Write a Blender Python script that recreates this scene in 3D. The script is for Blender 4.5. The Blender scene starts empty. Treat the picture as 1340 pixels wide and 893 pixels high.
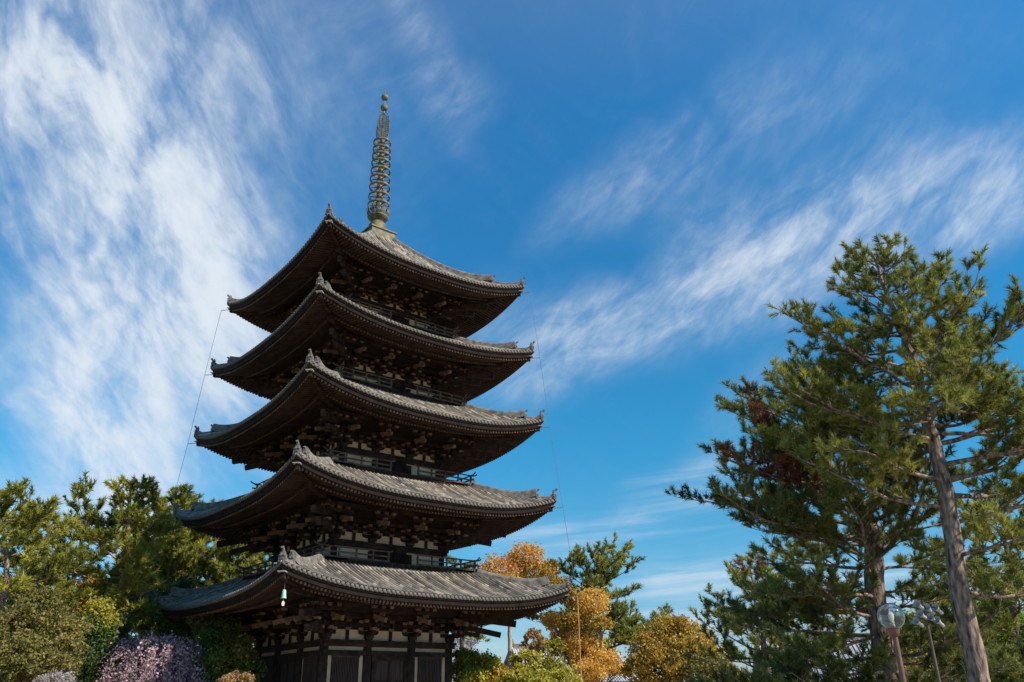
import bpy, math, random
import numpy as np
from mathutils import Vector, Matrix
R = math.radians
C = bpy.context.scene.collection
rng = np.random.default_rng(7)

# ------------------------------------------------------------------ camera
D, PITCH, YAW, ROLL, FPX = 57.776, .412, .185, -.018, 1077.446
CAM = Vector((0, -D, 1.6))
cy, sy, cp, sp = math.cos(YAW), math.sin(YAW), math.cos(PITCH), math.sin(PITCH)
FW = Vector((sy*cp, cy*cp, sp)); RT = Vector((cy, -sy, 0)); UP = RT.cross(FW)
RT2 = RT*math.cos(ROLL) + UP*math.sin(ROLL); UP2 = UP*math.cos(ROLL) - RT*math.sin(ROLL)
cd = bpy.data.cameras.new('camera'); cam = bpy.data.objects.new('camera', cd); C.objects.link(cam)
cam.matrix_world = Matrix(((RT2.x, UP2.x, -FW.x, CAM.x), (RT2.y, UP2.y, -FW.y, CAM.y), (RT2.z, UP2.z, -FW.z, CAM.z), (0, 0, 0, 1)))
cd.sensor_width = 36; cd.lens = FPX/1340*36; cd.clip_end = 20000; cd.clip_start = .1
S = bpy.context.scene; S.camera = cam

def at(px, py, dist):
    """world point seen in direction (px,py) of the photograph at horizontal distance dist"""
    d = FW + RT2*((px-670)/FPX) - UP2*((py-446.5)/FPX)
    h = math.hypot(d.x, d.y)
    return CAM + d*(dist/h)
def azel(px, py):
    d = FW + RT2*((px-670)/FPX) - UP2*((py-446.5)/FPX)
    return math.degrees(math.atan2(d.x, d.y)), math.degrees(math.atan2(d.z, math.hypot(d.x, d.y)))

# ------------------------------------------------------------------ sky + sun
SUN_EL, SUN_AZ = 38.0, -37.0          # azimuth from +x
S.view_settings.view_transform = 'Standard'; S.view_settings.look = 'None'
S.view_settings.gamma = 1; S.view_settings.use_curve_mapping = False
S.view_settings.exposure = 0.35
W = bpy.data.worlds.new('World'); S.world = W; W.use_nodes = True
nt = W.node_tree; nt.nodes.clear()
def N(t, **k):
    n = nt.nodes.new(t)
    for a, b in k.items(): setattr(n, a, b)
    return n
def L(a, b): nt.links.new(a, b)
def math_(op, a, b=None, c=None):
    n = N('ShaderNodeMath', operation=op)
    for i, v in enumerate((a, b, c)):
        if v is None: continue
        if hasattr(v, 'links'): L(v, n.inputs[i])
        else: n.inputs[i].default_value = v
    return n.outputs[0]
out = N('ShaderNodeOutputWorld'); bg = N('ShaderNodeBackground'); bg.inputs[1].default_value = .079
sky = N('ShaderNodeTexSky', sky_type='NISHITA'); sky.sun_disc = False
sky.sun_elevation = R(SUN_EL); sky.sun_rotation = R(90 - SUN_AZ)
sky.altitude = 100; sky.air_density = 1.0; sky.dust_density = .25; sky.ozone_density = 2.0
tc = N('ShaderNodeTexCoord'); sx = N('ShaderNodeSeparateXYZ'); L(tc.outputs['Generated'], sx.inputs[0])
az = math_('MULTIPLY', math_('ARCTAN2', sx.outputs[0], sx.outputs[1]), 57.29578)
el = math_('MULTIPLY', math_('ARCSINE', sx.outputs[2]), 57.29578)
cmb = N('ShaderNodeCombineXYZ'); L(az, cmb.inputs[0]); L(el, cmb.inputs[1])
AE = cmb.outputs[0]
def warp(vec, scale, amt, seed):
    n = N('ShaderNodeTexNoise'); n.inputs['Scale'].default_value = scale; n.inputs['Detail'].default_value = 4
    mp = N('ShaderNodeMapping'); mp.inputs['Location'].default_value = (seed, seed*2, 0); L(vec, mp.inputs[0]); L(mp.outputs[0], n.inputs['Vector'])
    sb = N('ShaderNodeVectorMath', operation='SUBTRACT'); L(n.outputs['Color'], sb.inputs[0]); sb.inputs[1].default_value = (.5, .5, .5)
    sc = N('ShaderNodeVectorMath', operation='SCALE'); L(sb.outputs[0], sc.inputs[0]); sc.inputs['Scale'].default_value = amt
    ad = N('ShaderNodeVectorMath', operation='ADD'); L(vec, ad.inputs[0]); L(sc.outputs[0], ad.inputs[1])
    return ad.outputs[0]
AEW = warp(warp(AE, .10, 2.2, 3), .4, .9, 8)
def blob(a, e, ra, re, ang, w):
    """soft ellipse of cloud cover centred at azimuth a, elevation e (degrees)"""
    mp = N('ShaderNodeMapping', vector_type='TEXTURE'); L(AEW, mp.inputs[0])
    mp.inputs['Location'].default_value = (a, e, 0); mp.inputs['Rotation'].default_value = (0, 0, R(ang)); mp.inputs['Scale'].default_value = (ra*1.25, re*1.4, 1)
    ln = N('ShaderNodeVectorMath', operation='LENGTH'); L(mp.outputs[0], ln.inputs[0])
    mr = N('ShaderNodeMapRange', interpolation_type='SMOOTHSTEP'); L(ln.outputs['Value'], mr.inputs[0])
    mr.inputs[1].default_value = 0; mr.inputs[2].default_value = 1.0; mr.inputs[3].default_value = w; mr.inputs[4].default_value = 0
    return mr.outputs[0]
def streak(ang, sa, se, detail, rough, dist, seed, lo, hi):
    mp = N('ShaderNodeMapping', vector_type='TEXTURE'); L(AE, mp.inputs[0])
    mp.inputs['Location'].default_value = (seed, seed*.7, 0); mp.inputs['Rotation'].default_value = (0, 0, R(ang)); mp.inputs['Scale'].default_value = (sa, se, 1)
    n = N('ShaderNodeTexNoise'); L(mp.outputs[0], n.inputs['Vector']); n.inputs['Scale'].default_value = 1
    n.inputs['Detail'].default_value = detail; n.inputs['Roughness'].default_value = rough; n.inputs['Distortion'].default_value = dist
    mr = N('ShaderNodeMapRange'); L(n.outputs[0], mr.inputs[0]); mr.inputs[1].default_value = lo; mr.inputs[2].default_value = hi
    return mr.outputs[0]
def total(lst):
    s = lst[0]
    for x in lst[1:]: s = math_('ADD', s, x)
    return s
# (px, py) of the photograph only serve to read off azimuth and elevation
def bpx(x, y, rx, ry, ang, w):
    a, e = azel(x, y); return blob(a, e, rx, ry, ang, w)
CLOUDS_LEFT = [bpx(90, 250, 9, 7, -60, .5), bpx(130, 130, 9, 6, -60, .3), bpx(160, 480, 9, 4, -60, .35), bpx(60, 60, 13, 7, -60, .8), bpx(150, 230, 13, 6, -62, 1.5), bpx(225, 320, 9, 6, -60, 1.3), bpx(110, 430, 13, 5, -66, .9), bpx(150, 560, 9, 3.6, -62, 1.0), bpx(70, 530, 6, 3.5, -20, .5),
               bpx(270, 400, 9, 6, -20, .75), bpx(200, 110, 12, 8, -55, .45), bpx(260, 20, 12, 8, -50, .35), bpx(10, 120, 10, 7, -60, .35), bpx(270, 560, 12, 5, -10, .6), bpx(370, 170, 12, 8, -50, .22), bpx(290, 330, 8, 7, -40, .4), bpx(40, 640, 10, 3, -10, .35), bpx(330, 470, 8, 5, 0, .45)]
CLOUDS_RIGHT = [bpx(770, 435, 9, 3, 24, .3), bpx(900, 392, 10, 3, 22, .35), bpx(1030, 345, 10, 3, 20, .3), bpx(800, 240, 9, 2.4, 30, .62), bpx(930, 180, 10, 3.0, 28, .62), bpx(1060, 130, 7, 3, 24, .42), bpx(720, 455, 8, 3.6, 26, .9), bpx(830, 415, 10, 3.2, 22, .9), bpx(970, 370, 11, 3.6, 20, .95), bpx(1080, 310, 12, 3.8, 16, .95), bpx(1230, 285, 13, 3.6, 6, .95), bpx(1320, 250, 8, 3.2, 10, .9), bpx(1210, 210, 6, 2.6, -52, .5),
                bpx(910, 285, 5, 1.6, 14, .42), bpx(1000, 330, 12, 5, 20, .45), bpx(1100, 240, 10, 5, 20, .12), bpx(980, 520, 8, 2.2, 45, .4), bpx(560, 70, 9, 2.2, -58, .5), bpx(610, 120, 3.5, 2, -20, .4), bpx(480, 50, 12, 7, -50, .25), bpx(1230, 60, 9, 5, -40, .15), bpx(620, 440, 7, 4, 20, .45)]
CLOUDS_LOW = [bpx(925, 628, 7, 1.5, 6, .75), bpx(880, 680, 14, 1.7, 8, .75), bpx(720, 700, 8, 1.6, 3, .7), bpx(900, 762, 9, 1.5, 2, 1.0), bpx(900, 790, 12, 2.0, 2, .9), bpx(850, 735, 8, .8, 2, .4), bpx(1080, 790, 12, 3, 2, .7), bpx(1240, 760, 12, 3.2, 2, .75), bpx(60, 690, 10, 3, 2, .5), bpx(180, 720, 14, 3, 2, .5), bpx(780, 830, 30, 3, 0, .6), bpx(1150, 690, 10, 2, 5, .5)]
n1 = streak(-60, 8, 4.0, 10, .58, .6, 11, .24, .76); n1b = streak(-42, 3.0, 1.1, 8, .62, .5, 31, .28, .74)
n2 = streak(24, 8, 2.8, 10, .58, .7, 21, .24, .78); n2b = streak(40, 2.8, 1.0, 8, .62, .6, 47, .28, .74)
n3 = streak(4, 12, .8, 8, .55, .5, 5, .3, .66)
soft = lambda e, g: math_('DIVIDE', math_('MULTIPLY', e, g), math_('ADD', e, .8))
e1, e2, e3 = soft(total(CLOUDS_LEFT), 1.85), soft(total(CLOUDS_RIGHT), 1.08), soft(total(CLOUDS_LOW), 1.35)
c1 = math_('MULTIPLY', e1, math_('ADD', math_('MULTIPLY_ADD', n1, .66, .06), math_('MULTIPLY', n1b, .24)))
c2 = math_('MULTIPLY', e2, math_('ADD', math_('MULTIPLY_ADD', n2, .78, .03), math_('MULTIPLY', n2b, .36)))
c3 = math_('MULTIPLY', e3, math_('MULTIPLY_ADD', n3, .62, .05))
veil = math_('MULTIPLY', math_('MULTIPLY', streak(-35, 11, 5, 7, .62, 1.0, 77, .46, .85), streak(40, 3, 1, 7, .62, 1.0, 17, .3, .75)), .16)
cov = math_('ADD', math_('ADD', math_('ADD', c1, c2), c3), veil)
cov.node.use_clamp = True
fc = N('ShaderNodeFloatCurve'); L(cov, fc.inputs[1]); cu = fc.mapping.curves[0]; cu.points[1].location = (1, .97); cu.points.new(.25, .13); cu.points.new(.55, .50); cu.points.new(.8, .84); fc.mapping.update(); mm = fc
tint = N('ShaderNodeValToRGB'); cr_ = tint.color_ramp
for p_, c_ in ((.01, (.52, .56, .72)), (.06, (.40, .62, .78)), (.13, (.27, .70, .86)), (.25, (.17, .80, .98)), (.40, (.17, .82, 1.08)), (.6, (.22, .93, 1.26)), (1., (.26, .98, 1.30))):
    e_ = cr_.elements.new(p_); e_.color = (*[x/1.5 for x in c_], 1)
cr_.elements.remove(cr_.elements[0]); cr_.elements.remove(cr_.elements[-1])
L(math_('MULTIPLY', el, 1/65.), tint.inputs[0])
hs = N('ShaderNodeVectorMath', operation='MULTIPLY'); L(sky.outputs[0], hs.inputs[0]); L(tint.outputs[0], hs.inputs[1])
h2 = N('ShaderNodeVectorMath', operation='SCALE'); L(hs.outputs[0], h2.inputs[0]); h2.inputs['Scale'].default_value = 1.5*1.5
mx = N('ShaderNodeMix', data_type='RGBA'); L(mm.outputs[0], mx.inputs[0]); L(h2.outputs[0], mx.inputs[6]); mx.inputs[7].default_value = (7.6, 8.3, 9.1, 1)
L(mx.outputs[2], bg.inputs[0]); L(bg.outputs[0], out.inputs[0])

sl = bpy.data.lights.new('sun', 'SUN'); sun = bpy.data.objects.new('sun', sl); C.objects.link(sun)
sl.energy = 5.0; sl.angle = R(.53); sl.color = (1, .91, .77)
sdir = Vector((math.cos(R(SUN_AZ))*math.cos(R(SUN_EL)), math.sin(R(SUN_AZ))*math.cos(R(SUN_EL)), math.sin(R(SUN_EL))))
sun.rotation_euler = sdir.to_track_quat('Z', 'Y').to_euler()

# ------------------------------------------------------------------ materials
def mat(name, c1, c2=None, scale=3, rough=.85, spec=.3, attr=False, bump=0, stretch=None, metal=0, trans=0, detail=6, bscale=None, c3=None):
    m = bpy.data.materials.new(name); m.use_nodes = True; t = m.node_tree; n = t.nodes; l = t.links
    b = n['Principled BSDF']; b.inputs['Roughness'].default_value = rough; b.inputs['Specular IOR Level'].default_value = spec; b.inputs['Metallic'].default_value = metal
    c2 = c2 or c1
    tx = n.new('ShaderNodeTexCoord'); mp = n.new('ShaderNodeMapping'); l.new(tx.outputs['Object'], mp.inputs[0])
    if stretch: mp.inputs['Scale'].default_value = stretch
    no = n.new('ShaderNodeTexNoise'); no.inputs['Scale'].default_value = scale; no.inputs['Detail'].default_value = detail; l.new(mp.outputs[0], no.inputs['Vector'])
    cr = n.new('ShaderNodeValToRGB'); cr.color_ramp.elements[0].position = .32; cr.color_ramp.elements[1].position = .68
    cr.color_ramp.elements[0].color = (*c1, 1); cr.color_ramp.elements[1].color = (*c2, 1)
    if c3: e = cr.color_ramp.elements.new(.5); e.color = (*c3, 1)
    if attr:   # per tile / per leaf variation
        at_ = n.new('ShaderNodeAttribute'); at_.attribute_name = 'v'
        mi = n.new('ShaderNodeMath'); mi.operation = 'MULTIPLY_ADD'; l.new(no.outputs[0], mi.inputs[0]); mi.inputs[1].default_value = .3
        l.new(at_.outputs['Fac'], mi.inputs[2])
        m2 = n.new('ShaderNodeMath'); m2.operation = 'SUBTRACT'; l.new(mi.outputs[0], m2.inputs[0]); m2.inputs[1].default_value = .15
        l.new(m2.outputs[0], cr.inputs[0]); cr.color_ramp.elements[0].position = .05; cr.color_ramp.elements[-1].position = .95
    else: l.new(no.outputs[0], cr.inputs[0])
    l.new(cr.outputs[0], b.inputs['Base Color'])
    if bump:
        bp = n.new('ShaderNodeBump'); bp.inputs['Strength'].default_value = bump; bp.inputs['Distance'].default_value = .03
        nb = n.new('ShaderNodeTexNoise'); nb.inputs['Scale'].default_value = bscale or scale*6; nb.inputs['Detail'].default_value = 8; l.new(mp.outputs[0], nb.inputs['Vector'])
        l.new(nb.outputs[0], bp.inputs['Height']); l.new(bp.outputs[0], b.inputs['Normal'])
    if trans:
        tr = n.new('ShaderNodeBsdfTranslucent'); l.new(cr.outputs[0], tr.inputs[0]); ms = n.new('ShaderNodeMixShader'); ms.inputs[0].default_value = trans
        l.new(b.outputs[0], ms.inputs[1]); l.new(tr.outputs[0], ms.inputs[2]); l.new(ms.outputs[0], n['Material Output'].inputs[0])
    return m
M = {}
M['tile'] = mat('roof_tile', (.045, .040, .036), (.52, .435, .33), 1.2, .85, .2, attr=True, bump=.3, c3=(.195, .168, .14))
M['ridge'] = mat('ridge_tile', (.085, .078, .07), (.26, .235, .205), 3, .85, .3, bump=.5)
M['wood'] = mat('aged_timber', (.014, .008, .0065), (.062, .034, .024), 2.2, .85, .2, bump=.4, c3=(.030, .017, .013))
M['woodlight'] = mat('lit_weathered_timber', (.075, .042, .028), (.30, .185, .12), 1.4, .85, .25, bump=.4)  # paler worn blocks and ends, with light from below painted into the colour
M['rafter'] = mat('rafter_timber', (.024, .013, .010), (.080, .043, .030), 1.5, .85, .25, bump=.3)
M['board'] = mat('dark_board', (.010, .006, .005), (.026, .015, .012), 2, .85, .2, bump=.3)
M['plank'] = mat('door_planks', (.034, .021, .018), (.085, .05, .040), 1.6, .85, .25, stretch=(6, 6, .5), bump=.5)
M['plaster'] = mat('pale_plaster', (.50, .345, .225), (.68, .49, .345), 1.3, .9, .1, bump=.1)
M['bronze'] = mat('weathered_bronze', (.05, .045, .03), (.25, .185, .088), 2.5, .65, .3, bump=.3, metal=.1, c3=(.13, .125, .082))
M['patina'] = mat('green_patina', (.28, .48, .38), (.42, .62, .50), 8, .6, .4, bump=.2)
M['copper'] = mat('grey_flashing', (.26, .27, .26), (.40, .40, .38), 1.5, .6, .4)
M['cap'] = mat('pale_metal_cap', (.42, .40, .37), (.58, .55, .5), 4, .6, .4)
M['stone'] = mat('granite', (.28, .27, .25), (.42, .40, .37), 2, .85, .2, bump=.3)
M['wire'] = mat('cable_metal', (.12, .12, .13), (.16, .16, .17), 4, .5, .4)
M['orange'] = mat('orange_conduit', (.55, .22, .08), (.65, .30, .12), 3, .5, .4)
M['bark'] = mat('pine_bark', (.06, .038, .03), (.42, .29, .22), 13, .9, .1, bump=1.0, stretch=(1, 1, .3), c3=(.22, .165, .135), bscale=22)
M['barkred'] = mat('red_pine_bark', (.18, .10, .07), (.46, .29, .20), 1.3, .9, .15, bump=.9, stretch=(1, 1, .3))
M['barkdark'] = mat('dark_bark', (.07, .055, .045), (.16, .125, .10), 3, .9, .15, bump=.8, stretch=(1, 1, .35))
M['barkpale'] = mat('pale_bark', (.30, .24, .20), (.52, .44, .38), 3, .9, .15, bump=.6, stretch=(1, 1, .35))
def leafm(name, a, b, c, tr=.3): return mat(name, a, c, 1.0, .55, .25, attr=True, trans=tr, c3=b)
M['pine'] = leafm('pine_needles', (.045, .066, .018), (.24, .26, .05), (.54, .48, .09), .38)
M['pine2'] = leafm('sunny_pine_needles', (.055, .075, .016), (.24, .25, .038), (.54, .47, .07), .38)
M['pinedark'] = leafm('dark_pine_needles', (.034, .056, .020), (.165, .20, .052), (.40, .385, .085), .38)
M['dead'] = leafm('brown_dead_needles', (.10, .035, .02), (.22, .075, .04), (.32, .14, .07), .2)
M['orangeleaf'] = leafm('orange_spring_leaves', (.52, .20, .06), (.74, .44, .09), (.80, .66, .15), .42)
M['goldleaf'] = leafm('golden_leaves', (.19, .11, .018), (.42, .26, .035), (.60, .43, .08), .33)
M['yellowgreen'] = leafm('yellow_green_leaves', (.15, .14, .02), (.42, .38, .05), (.68, .57, .08), .38)
M['green'] = leafm('green_leaves', (.045, .08, .02), (.10, .15, .035), (.20, .26, .06), .3)
M['limegreen'] = leafm('lime_green_leaves', (.09, .16, .02), (.20, .33, .03), (.34, .46, .06), .4)
M['olive'] = leafm('olive_leaves', (.07, .075, .02), (.19, .17, .045), (.38, .29, .09), .33)
M['tan'] = leafm('tan_leaves', (.20, .11, .05), (.42, .25, .10), (.58, .42, .16), .3)
M['cherry'] = leafm('mauve_cherry_blossom', (.30, .19, .24), (.50, .35, .41), (.70, .54, .58), .4)
M['white'] = leafm('white_blossom', (.22, .18, .14), (.42, .36, .33), (.66, .60, .58), .4)
M['darkgreen'] = leafm('dark_evergreen_leaves', (.025, .045, .016), (.070, .105, .032), (.18, .21, .06), .3)

# ------------------------------------------------------------------ mesh helpers
def tag(o, label=None, cat=None, group=None, kind=None):
    if label: o['label'] = label
    if cat: o['category'] = cat
    if group: o['group'] = group
    if kind: o['kind'] = kind
    return o
def empty(name, loc, rz=0):
    o = bpy.data.objects.new(name, None); C.objects.link(o); o.location = loc; o.rotation_euler = (0, 0, rz); o.empty_display_size = .5
    return o
def mesh_np(name, V, F, mats, parent=None, attr=None, smooth=False, fm=None):
    """V (n,3) ; F list/array of equal-size faces, or a list of such arrays"""
    me = bpy.data.meshes.new(name)
    V = np.asarray(V, np.float32)
    Fs = F if isinstance(F, list) else [F]
    Fs = [np.asarray(f, np.int32) for f in Fs if len(f)]
    me.vertices.add(len(V)); me.vertices.foreach_set('co', V.ravel())
    nl = sum(f.size for f in Fs); nf = sum(len(f) for f in Fs)
    me.loops.add(nl); me.polygons.add(nf)
    me.loops.foreach_set('vertex_index', np.concatenate([f.ravel() for f in Fs]))
    sizes = np.concatenate([np.full(len(f), f.shape[1], np.int32) for f in Fs])
    st = np.zeros(nf, np.int32); st[1:] = np.cumsum(sizes)[:-1]
    me.polygons.foreach_set('loop_start', st)
    if fm is not None: me.polygons.foreach_set('material_index', np.asarray(fm, np.int32))
    if smooth: me.polygons.foreach_set('use_smooth', np.ones(nf, bool))
    if attr is not None:
        a = me.attributes.new('v', 'FLOAT', 'FACE'); a.data.foreach_set('value', np.asarray(attr, np.float32))
    me.update(calc_edges=True); me.validate()
    for m in (mats if isinstance(mats, (list, tuple)) else [mats]): me.materials.append(m)
    o = bpy.data.objects.new(name, me); C.objects.link(o)
    if parent: o.parent = parent
    return o
class MB:
    def __init__(s): s.v = []; s.f = []; s.m = []; s.sm = []
    def add(s, vs, fs, m=0, smooth=False):
        b = len(s.v); s.v += [tuple(v) for v in vs]; s.f += [tuple(b+i for i in f) for f in fs]; s.m += [m]*len(fs); s.sm += [smooth]*len(fs)
    def box(s, x0, x1, y0, y1, z0, z1, m=0):
        s.add([(x0,y0,z0),(x1,y0,z0),(x1,y1,z0),(x0,y1,z0),(x0,y0,z1),(x1,y0,z1),(x1,y1,z1),(x0,y1,z1)],
              [(0,3,2,1),(4,5,6,7),(0,1,5,4),(1,2,6,5),(2,3,7,6),(3,0,4,7)], m)
    def beam(s, p, q, w, h, m=0, up=(0,0,1)):
        p = Vector(p); q = Vector(q); d = (q-p).normalized(); r = d.cross(Vector(up)).normalized(); u = r.cross(d)
        vs = []
        for c in (p, q):
            for a, b in ((-1,-1),(1,-1),(1,1),(-1,1)): vs.append(c + r*a*w/2 + u*b*h/2)
        s.add(vs, [(0,3,2,1),(4,5,6,7),(0,1,5,4),(1,2,6,5),(2,3,7,6),(3,0,4,7)], m)
    def frustum(s, x, y, z0, z1, a0, a1, m=0, b0=None, b1=None):
        b0 = b0 or a0; b1 = b1 or a1
        s.add([(x-a0,y-b0,z0),(x+a0,y-b0,z0),(x+a0,y+b0,z0),(x-a0,y+b0,z0),(x-a1,y-b1,z1),(x+a1,y-b1,z1),(x+a1,y+b1,z1),(x-a1,y+b1,z1)],
              [(0,3,2,1),(4,5,6,7),(0,1,5,4),(1,2,6,5),(2,3,7,6),(3,0,4,7)], m)
    def prism(s, pts, fn, m=0):
        """2D outline pts, fn(p, side) -> 3D"""
        n = len(pts); vs = [fn(p, 0) for p in pts] + [fn(p, 1) for p in pts]
        s.add(vs, [tuple(range(n))[::-1], tuple(range(n, 2*n))] + [(i, (i+1) % n, n+(i+1) % n, n+i) for i in range(n)], m)
    def tube(s, pts, rad, n=8, m=0, cap=True):
        pts = [Vector(p) for p in pts]; b = len(s.v); prev = None; rings = []
        for i, p in enumerate(pts):
            d = (pts[min(i+1, len(pts)-1)] - pts[max(i-1, 0)]).normalized()
            ref = prev if prev else (Vector((1,0,0)) if abs(d.z) > .7 else Vector((0,0,1)))
            x = (ref - d*ref.dot(d)).normalized(); prev = x; y = d.cross(x)
            r = rad[i] if isinstance(rad, (list, tuple)) else rad
            rings.append([p + (x*math.cos(2*math.pi*k/n) + y*math.sin(2*math.pi*k/n))*r for k in range(n)])
        vs = [v for rg in rings for v in rg]
        fs = [(i*n+k, i*n+(k+1) % n, (i+1)*n+(k+1) % n, (i+1)*n+k) for i in range(len(pts)-1) for k in range(n)]
        s.add(vs, fs, m, True)
        if cap: s.add(rings[0], [tuple(range(n))[::-1]], m); s.add(rings[-1], [tuple(range(n))], m)
    def lathe(s, prof, n=20, m=0, c=(0,0,0)):
        vs = [(c[0]+r*math.cos(2*math.pi*k/n), c[1]+r*math.sin(2*math.pi*k/n), c[2]+z) for r, z in prof for k in range(n)]
        fs = [(i*n+k, i*n+(k+1) % n, (i+1)*n+(k+1) % n, (i+1)*n+k) for i in range(len(prof)-1) for k in range(n)]
        s.add(vs, fs, m, True)
    def build(s, name, mats, parent=None):
        me = bpy.data.meshes.new(name); me.from_pydata(s.v, [], s.f)
        me.polygons.foreach_set('material_index', s.m); me.polygons.foreach_set('use_smooth', s.sm)
        for m in (mats if isinstance(mats, (list, tuple)) else [mats]): me.materials.append(m)
        me.update(); o = bpy.data.objects.new(name, me); C.objects.link(o)
        if parent: o.parent = parent
        return o
def inst(o, parent, rz=0, loc=(0,0,0)):
    c = o.copy(); C.objects.link(c); c.parent = parent; c.location = loc; c.rotation_euler = (0,0,rz); return c
def spin4(o):
    """the same part on the other three sides"""
    res = [o]
    for k in (1, 2, 3):
        c = inst(o, o.parent, k*math.pi/2, o.location); res.append(c)
    return res

# ------------------------------------------------------------------ ground
gm = mat('sandy_gravel', (.22, .18, .12), (.36, .30, .21), .15, .95, .1, bump=.3, detail=10)
g = MB(); g.add([(-4000,-4000,0),(4000,-4000,0),(4000,4000,0),(-4000,4000,0)], [(0,1,2,3)]); tag(g.build('ground', gm), kind='structure')
pm = mat('pale_gravel', (.36, .34, .30), (.5, .47, .42), 2.5, .95, .1, bump=.3, detail=10)
g = MB(); g.box(-3, 3, -60, -16, -.05, .004); o = g.build('path', pm); tag(o, kind='structure')
# far hills
hv = []; nb = 60
for i in range(nb+1):
    b = R(-60 + i*150/nb); h = 40 + 55*abs(math.sin(i*.37)) + 30*math.sin(i*.9+1) + 8*math.sin(i*2.7)
    for (d, z) in ((2300, 0), (2700, max(h, 15)), (3400, 0)):
        hv.append((math.sin(b)*d, -D+math.cos(b)*d, z))
hf = [(i*3+j, i*3+j+1, i*3+j+4, i*3+j+3) for i in range(nb) for j in range(2)]
hm = mat('far_forest_hills', (.05, .085, .06), (.09, .13, .09), .01, .95, .05)
tag(mesh_np("hills", hv, np.array(hf), hm, smooth=True), kind='structure')

# ------------------------------------------------------------------ pagoda
TH = .512
PG = empty('pagoda', (0, 0, 0), TH)
tag(PG, 'dark five storey wooden pagoda with grey tiled roofs and bronze spire', 'pagoda')
Hh = [10.06, 9.57, 9.08, 8.70, 8.27]
ZC = [8.24, 14.06, 19.76, 25.10, 30.50]
ZM = [7.12, 12.82, 18.42, 23.86, 29.12]
BB = [4.4, 4.0, 3.75, 3.48, 3.15]
RH = [None, 5.6, 5.4, 4.97, 4.47]
RZ = [None, 10.21, 16.0, 21.8, 27.16]
BT = [5.06, 10.9, 16.86, 22.46, 28.03]          # top of the head beam
HB = [1.98, 1.78, 1.64, 1.52, 1.45]             # bracket zone
ZT = [RZ[i+1]-1.12 if i < 4 else 35.15 for i in range(5)]
VT = [RH[i+1]-.02 if i < 4 else .95 for i in range(5)]
WM = [M['wood'], M['woodlight'], M['board'], M['cap'], M['plaster'], M['rafter']]
P_LIFT = [3.1, 2.9, 2.6, 2.4, 2.6]

def lift(i, u): return (ZC[i]-ZM[i])*(np.abs(u)/Hh[i])**P_LIFT[i]
def base_z(i, v):
    t = (v-VT[i])/(Hh[i]-VT[i]); c = .24 if i < 4 else .42
    return ZT[i] - (ZT[i]-ZM[i])*(t + c*t*(1-t))

def roof_side(i):
    h, vt = Hh[i], VT[i]; pitch = 2*h/round(2*h/.285); n = int(round(2*h/pitch))
    prof = [(-.5, -.012), (-.30, -.005), (-.27, .085), (-.16, .15), (0, .175), (.16, .15), (.27, .085), (.30, -.005)]
    us, dz, roll = [], [], []
    for k in range(n):
        c = -h + (k+.5)*pitch
        for a, b in prof: us.append(c + a*pitch); dz.append(b); roll.append(k)
    us.append(h); dz.append(-.012); roll.append(n)
    us = np.array(us); dz = np.array(dz); U = len(us)
    K = int(math.ceil((h-vt)/.38))+1
    vs = np.maximum(h - np.arange(K+1)[:, None]*.38, np.maximum(np.abs(us)[None, :], vt))
    Z = base_z(i, vs) + lift(i, us)[None, :] + dz[None, :]
    # small step where one tile laps the next
    X = np.broadcast_to(us, vs.shape)
    V = np.stack([X, -vs, Z], -1).reshape(-1, 3)
    faces, at_ = [], []
    val = (rng.normal(.5, .11, (K+1, n+1)) + rng.normal(0, .13, (1, n+1))).clip(0.02, 1); val[rng.random((K+1, n+1)) < .03] = .95; patch = rng.random((n//4+2, K//2+2))*.06
    for k in range(K):
        for c in range(U-1):
            if abs(vs[k, c]-vs[k+1, c]) < 1e-4 and abs(vs[k, c+1]-vs[k+1, c+1]) < 1e-4: continue
            faces.append((k*U+c, k*U+c+1, (k+1)*U+c+1, (k+1)*U+c))
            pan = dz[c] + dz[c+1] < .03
            at_.append(val[k, roll[c]] + patch[roll[c]//4, k//2]-.03 - (.52 if pan else -.06))  # pans much darker: shade between the rolls painted into the tile tone
    V = [tuple(p) for p in V]; tris = []
    # round end tiles and the drip band along the eave
    for k in range(n):
        c = -h + (k+.5)*pitch; zz = base_z(i, h) + float(lift(i, c)); b = len(V); m = 10; r = .105
        for yy in (-h-.045, -h+.12):
            for q in range(m): V.append((c + r*math.cos(2*math.pi*q/m), yy, zz+.03 + r*math.sin(2*math.pi*q/m)))
        V.append((c, -h-.05, zz+.03))
        for q in range(m):
            faces.append((b+q, b+(q+1) % m, b+m+(q+1) % m, b+m+q)); at_.append(.26)
            tris.append((b+2*m, b+(q+1) % m, b+q))
        x0, x1 = c+.17*pitch, c+.83*pitch
        if x1 < h:
            b = len(V)
            for xx in (x0, (x0+x1)/2, x1):
                zl = base_z(i, h) + float(lift(i, xx)); dd = .1 if xx == (x0+x1)/2 else .045
                V += [(xx, -h-.02, zl+.0), (xx, -h-.02, zl-dd), (xx, -h+.1, zl-dd)]
            for q in (0, 3):
                faces += [(b+q, b+q+1, b+q+4, b+q+3), (b+q+1, b+q+2, b+q+5, b+q+4)]; at_ += [.4, .4]
    return V, [np.array(faces), np.array(tris)], np.array(list(at_) + [.36]*len(tris))

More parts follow.
